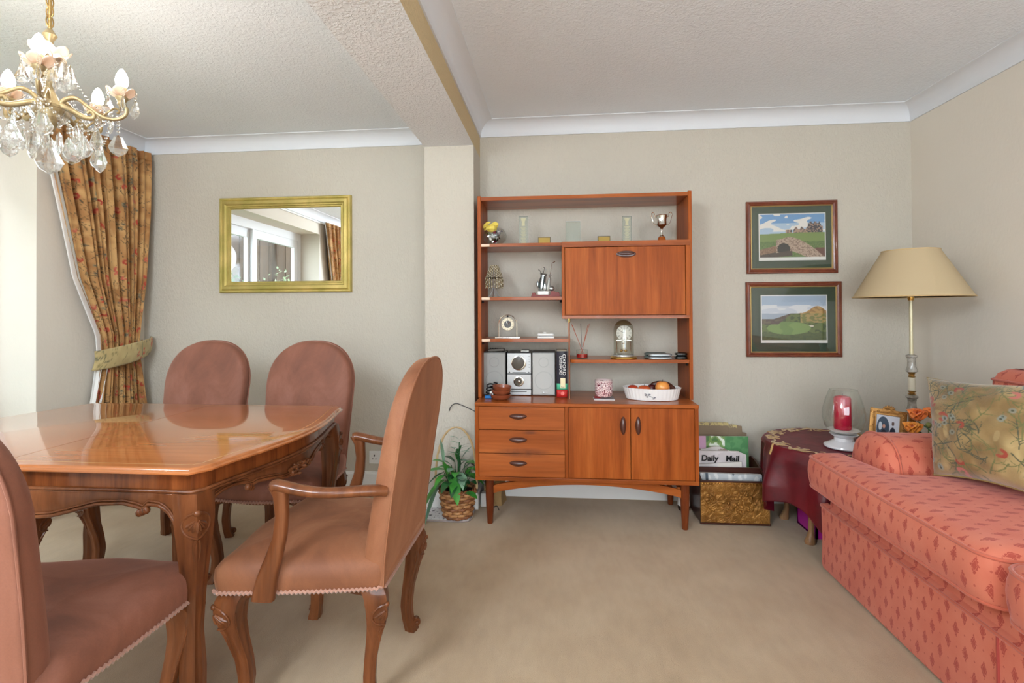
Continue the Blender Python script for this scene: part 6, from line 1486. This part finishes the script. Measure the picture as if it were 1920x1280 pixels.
def petalcup(c_, r_, up, n_=6):
    q = MB()
    for k in range(n_):
        a0 = 2*PI*k/n_
        def f(u, v): a = a0+(u-.5)*2*PI/n_*1.06; rr_ = r_*(.25+.75*v)*(1-.16*(2*u-1)**2*v); return (c_[0]+rr_*math.cos(a), c_[1]+rr_*math.sin(a), c_[2]+up*v**1.6-.010*v*(2*u-1)**2+.006*math.cos((u-.5)*PI))
        q.grid(f, 7, 7)
    return q
drop_me = {}
def drop(parent, p, s=1.0, kind='kite'):
    """faceted hanging crystal, top at p"""
    key = kind
    if key not in drop_me:
        q = MB(); prof = {'kite': [(0, 0), (.16, -.10), (.42, -.62), (.30, -.86), (0, -1.05)], 'pear': [(0, 0), (.10, -.15), (.24, -.62), (.20, -.85), (0, -1.0)], 'spear': [(0, 0), (.12, -.2), (.16, -.7), (0, -1.1)]}[kind]
        fl = .38 if kind == 'kite' else .8; n_ = 8; rg = [[(r_*math.cos(2*PI*j/n_+.39), fl*r_*math.sin(2*PI*j/n_+.39), z) for j in range(n_)] for r_, z in prof[1:-1]]
        q.loft(rg, False, False); q.fan(rg[0], (0, 0, prof[0][1])); q.fan(rg[-1], (0, 0, prof[-1][1]), True)
        me = bpy.data.meshes.new('crystal_drop'); me.from_pydata([tuple(Vector(v)*.074) for v in q.v], [], q.f); bm = bmesh.new(); bm.from_mesh(me); bmesh.ops.recalc_face_normals(bm, faces=bm.faces); bm.to_mesh(me); bm.free(); me.materials.append(m_cry); drop_me[key] = me
    o = bpy.data.objects.new('crystal_drop', drop_me[key]); C.objects.link(o); o.parent = parent; o.location = Vector(p)-Vector(ORIG[parent.name]); o.scale = (s, s, s); o.rotation_euler = (0, 0, rq.uniform(-.9, .9)); return o
rq = random.Random(31)
def beads(q, pts, r_=.0062, step=.0135):
    L = 0; last = Vector(pts[0])
    for i in range(len(pts)-1):
        a, b = Vector(pts[i]), Vector(pts[i+1]); d = (b-a).length
        while L <= d: q.ell(a.lerp(b, L/d if d else 0), (r_, r_, r_*.85), 7, 5); L += step
        L -= d
angs = [math.radians(q_) for q_ in (-49, 22, 97, 169, 241)]; RA = .234; zc = 1.932
allb = MB()
for k, a in enumerate(angs):
    arm_ = part('arm', MB().tube(smoothpath([P3(a, .018, 1.870), P3(a, .05, 1.905), P3(a, .085, 1.912), P3(a, .125, 1.885), P3(a, .17, 1.856), P3(a, .215, 1.852), P3(a, .245, 1.868), P3(a, .250, 1.892), P3(a, .236, 1.902)], 6), [.0075]*12+[.006]*37, 10), m_arm, ch, smooth=60)
    part('arm_scroll', MB().tube(smoothpath([P3(a, .03, 1.885), P3(a, .07, 1.868), P3(a, .11, 1.850), P3(a, .135, 1.848), P3(a, .142, 1.862), P3(a, .130, 1.872), P3(a, .120, 1.864)], 5), [lerp(.011, .005, i/30) for i in range(31)], 8), m_arm, arm_, smooth=60)
    part('arm_scroll', MB().tube(smoothpath([P3(a, .17, 1.858), P3(a, .19, 1.876), P3(a, .21, 1.89), P3(a, .226, 1.882), P3(a, .218, 1.872)], 4), .0035, 6), m_arm, arm_, smooth=60)
    c_ = P3(a, RA, 0)
    cu_ = part('candle_cup', MB().lathe([(.006, 1.895), (.014, 1.905), (.012, 1.915), (.018, 1.924), (.020, 1.930), (.012, 1.934)], (c_.x, c_.y, 0), 16), m_arm, arm_)
    part('glass_petals', petalcup((c_.x, c_.y, 1.930), .046, .022), m_petal, cu_, smooth=80, solid=.0018)
    part('candle_sleeve', MB().lathe([(.0, 1.934), (.0145, 1.934), (.0145, 1.966), (.0, 1.967)], (c_.x, c_.y, 0), 18), m_sleeve, cu_)
    part('bulb', MB().lathe([(.012, 1.967), (.018, 1.978), (.0195, 1.99), (.017, 2.006), (.010, 2.022), (.003, 2.032), (0, 2.033)], (c_.x, c_.y, 0), 18), m_bulb, cu_, smooth=80)
    for j in range(6):
        b = 2*PI*j/6+.3; p = Vector((c_.x+.044*math.cos(b), c_.y+.044*math.sin(b), 1.948)); beads(allb, [p, p-Vector((0, 0, .02))], .004, .009)
        drop(ch, p-Vector((0, 0, .024)), .70 if j % 2 else .62, ('pear', 'kite')[j % 2])
    p = P3(a, .222, 1.848); beads(allb, [p, p-Vector((0, 0, .046))]); drop(ch, p-Vector((0, 0, .05)), 1.0)
    p = P3(a, .150, 1.845); beads(allb, [p, p-Vector((0, 0, .03))], .005); drop(ch, p-Vector((0, 0, .033)), .95)
    p = P3(a, .10, 1.848); beads(allb, [p, p-Vector((0, 0, .06))]); drop(ch, p-Vector((0, 0, .064)), 1.05)
    # swags between neighbouring arms and up to the crown
    a2 = angs[(k+1) % 5]; p0, p1 = P3(a, .20, 1.852), P3(a2, .20, 1.852); sw_ = [p0.lerp(p1, u)-Vector((0, 0, .075*math.sin(PI*u)))-(p0.lerp(p1, .5)-Vector((chx, chy, 1.85)))*0 for u in np.linspace(0, 1, 14)]; beads(allb, sw_, .0052, .0135)
    m_ = sw_[7]; drop(ch, m_-Vector((0, 0, .008)), 1.15)
    beads(allb, [P3(a, .035, 2.055).lerp(P3(a, .225, 1.862), u)-Vector((0, 0, .055*math.sin(PI*u))) for u in np.linspace(0, 1, 12)], .0042, .0125)
    am = a+.63; p = P3(am, .055, 1.84); beads(allb, [p, p-Vector((0, 0, .05))]); drop(ch, p-Vector((0, 0, .055)), 1.0, 'kite' if k % 2 else 'spear')
    p = P3(am, .150, 1.800); drop(ch, p, .9, 'pear')
part('bead_strings', allb, m_cry, ch, kind='stuff', smooth=60)
crown = part('crown_petals', petalcup((chx, chy, 2.045), .060, .026, 7), m_petal, ch, smooth=80, solid=.0018)
part('crown_petals', petalcup((chx, chy, 2.075), .045, -.04, 6), m_petal, ch, smooth=80, solid=.0018)
for j in range(8):
    b = 2*PI*j/8; p = Vector((chx+.052*math.cos(b), chy+.052*math.sin(b), 2.035)); drop(ch, p, 1.25, 'pear')
part('lower_bowl', MB().lathe([(.010, 1.80), (.045, 1.83), (.065, 1.862), (.060, 1.862), (.04, 1.834), (0, 1.81)], (chx, chy, 0), 10), m_cry, ch, smooth=None)
beads(allb, [(chx, chy, 1.79), (chx, chy, 1.74)]); drop(ch, (chx, chy, 1.745), 1.3)

ch.location.z += .014
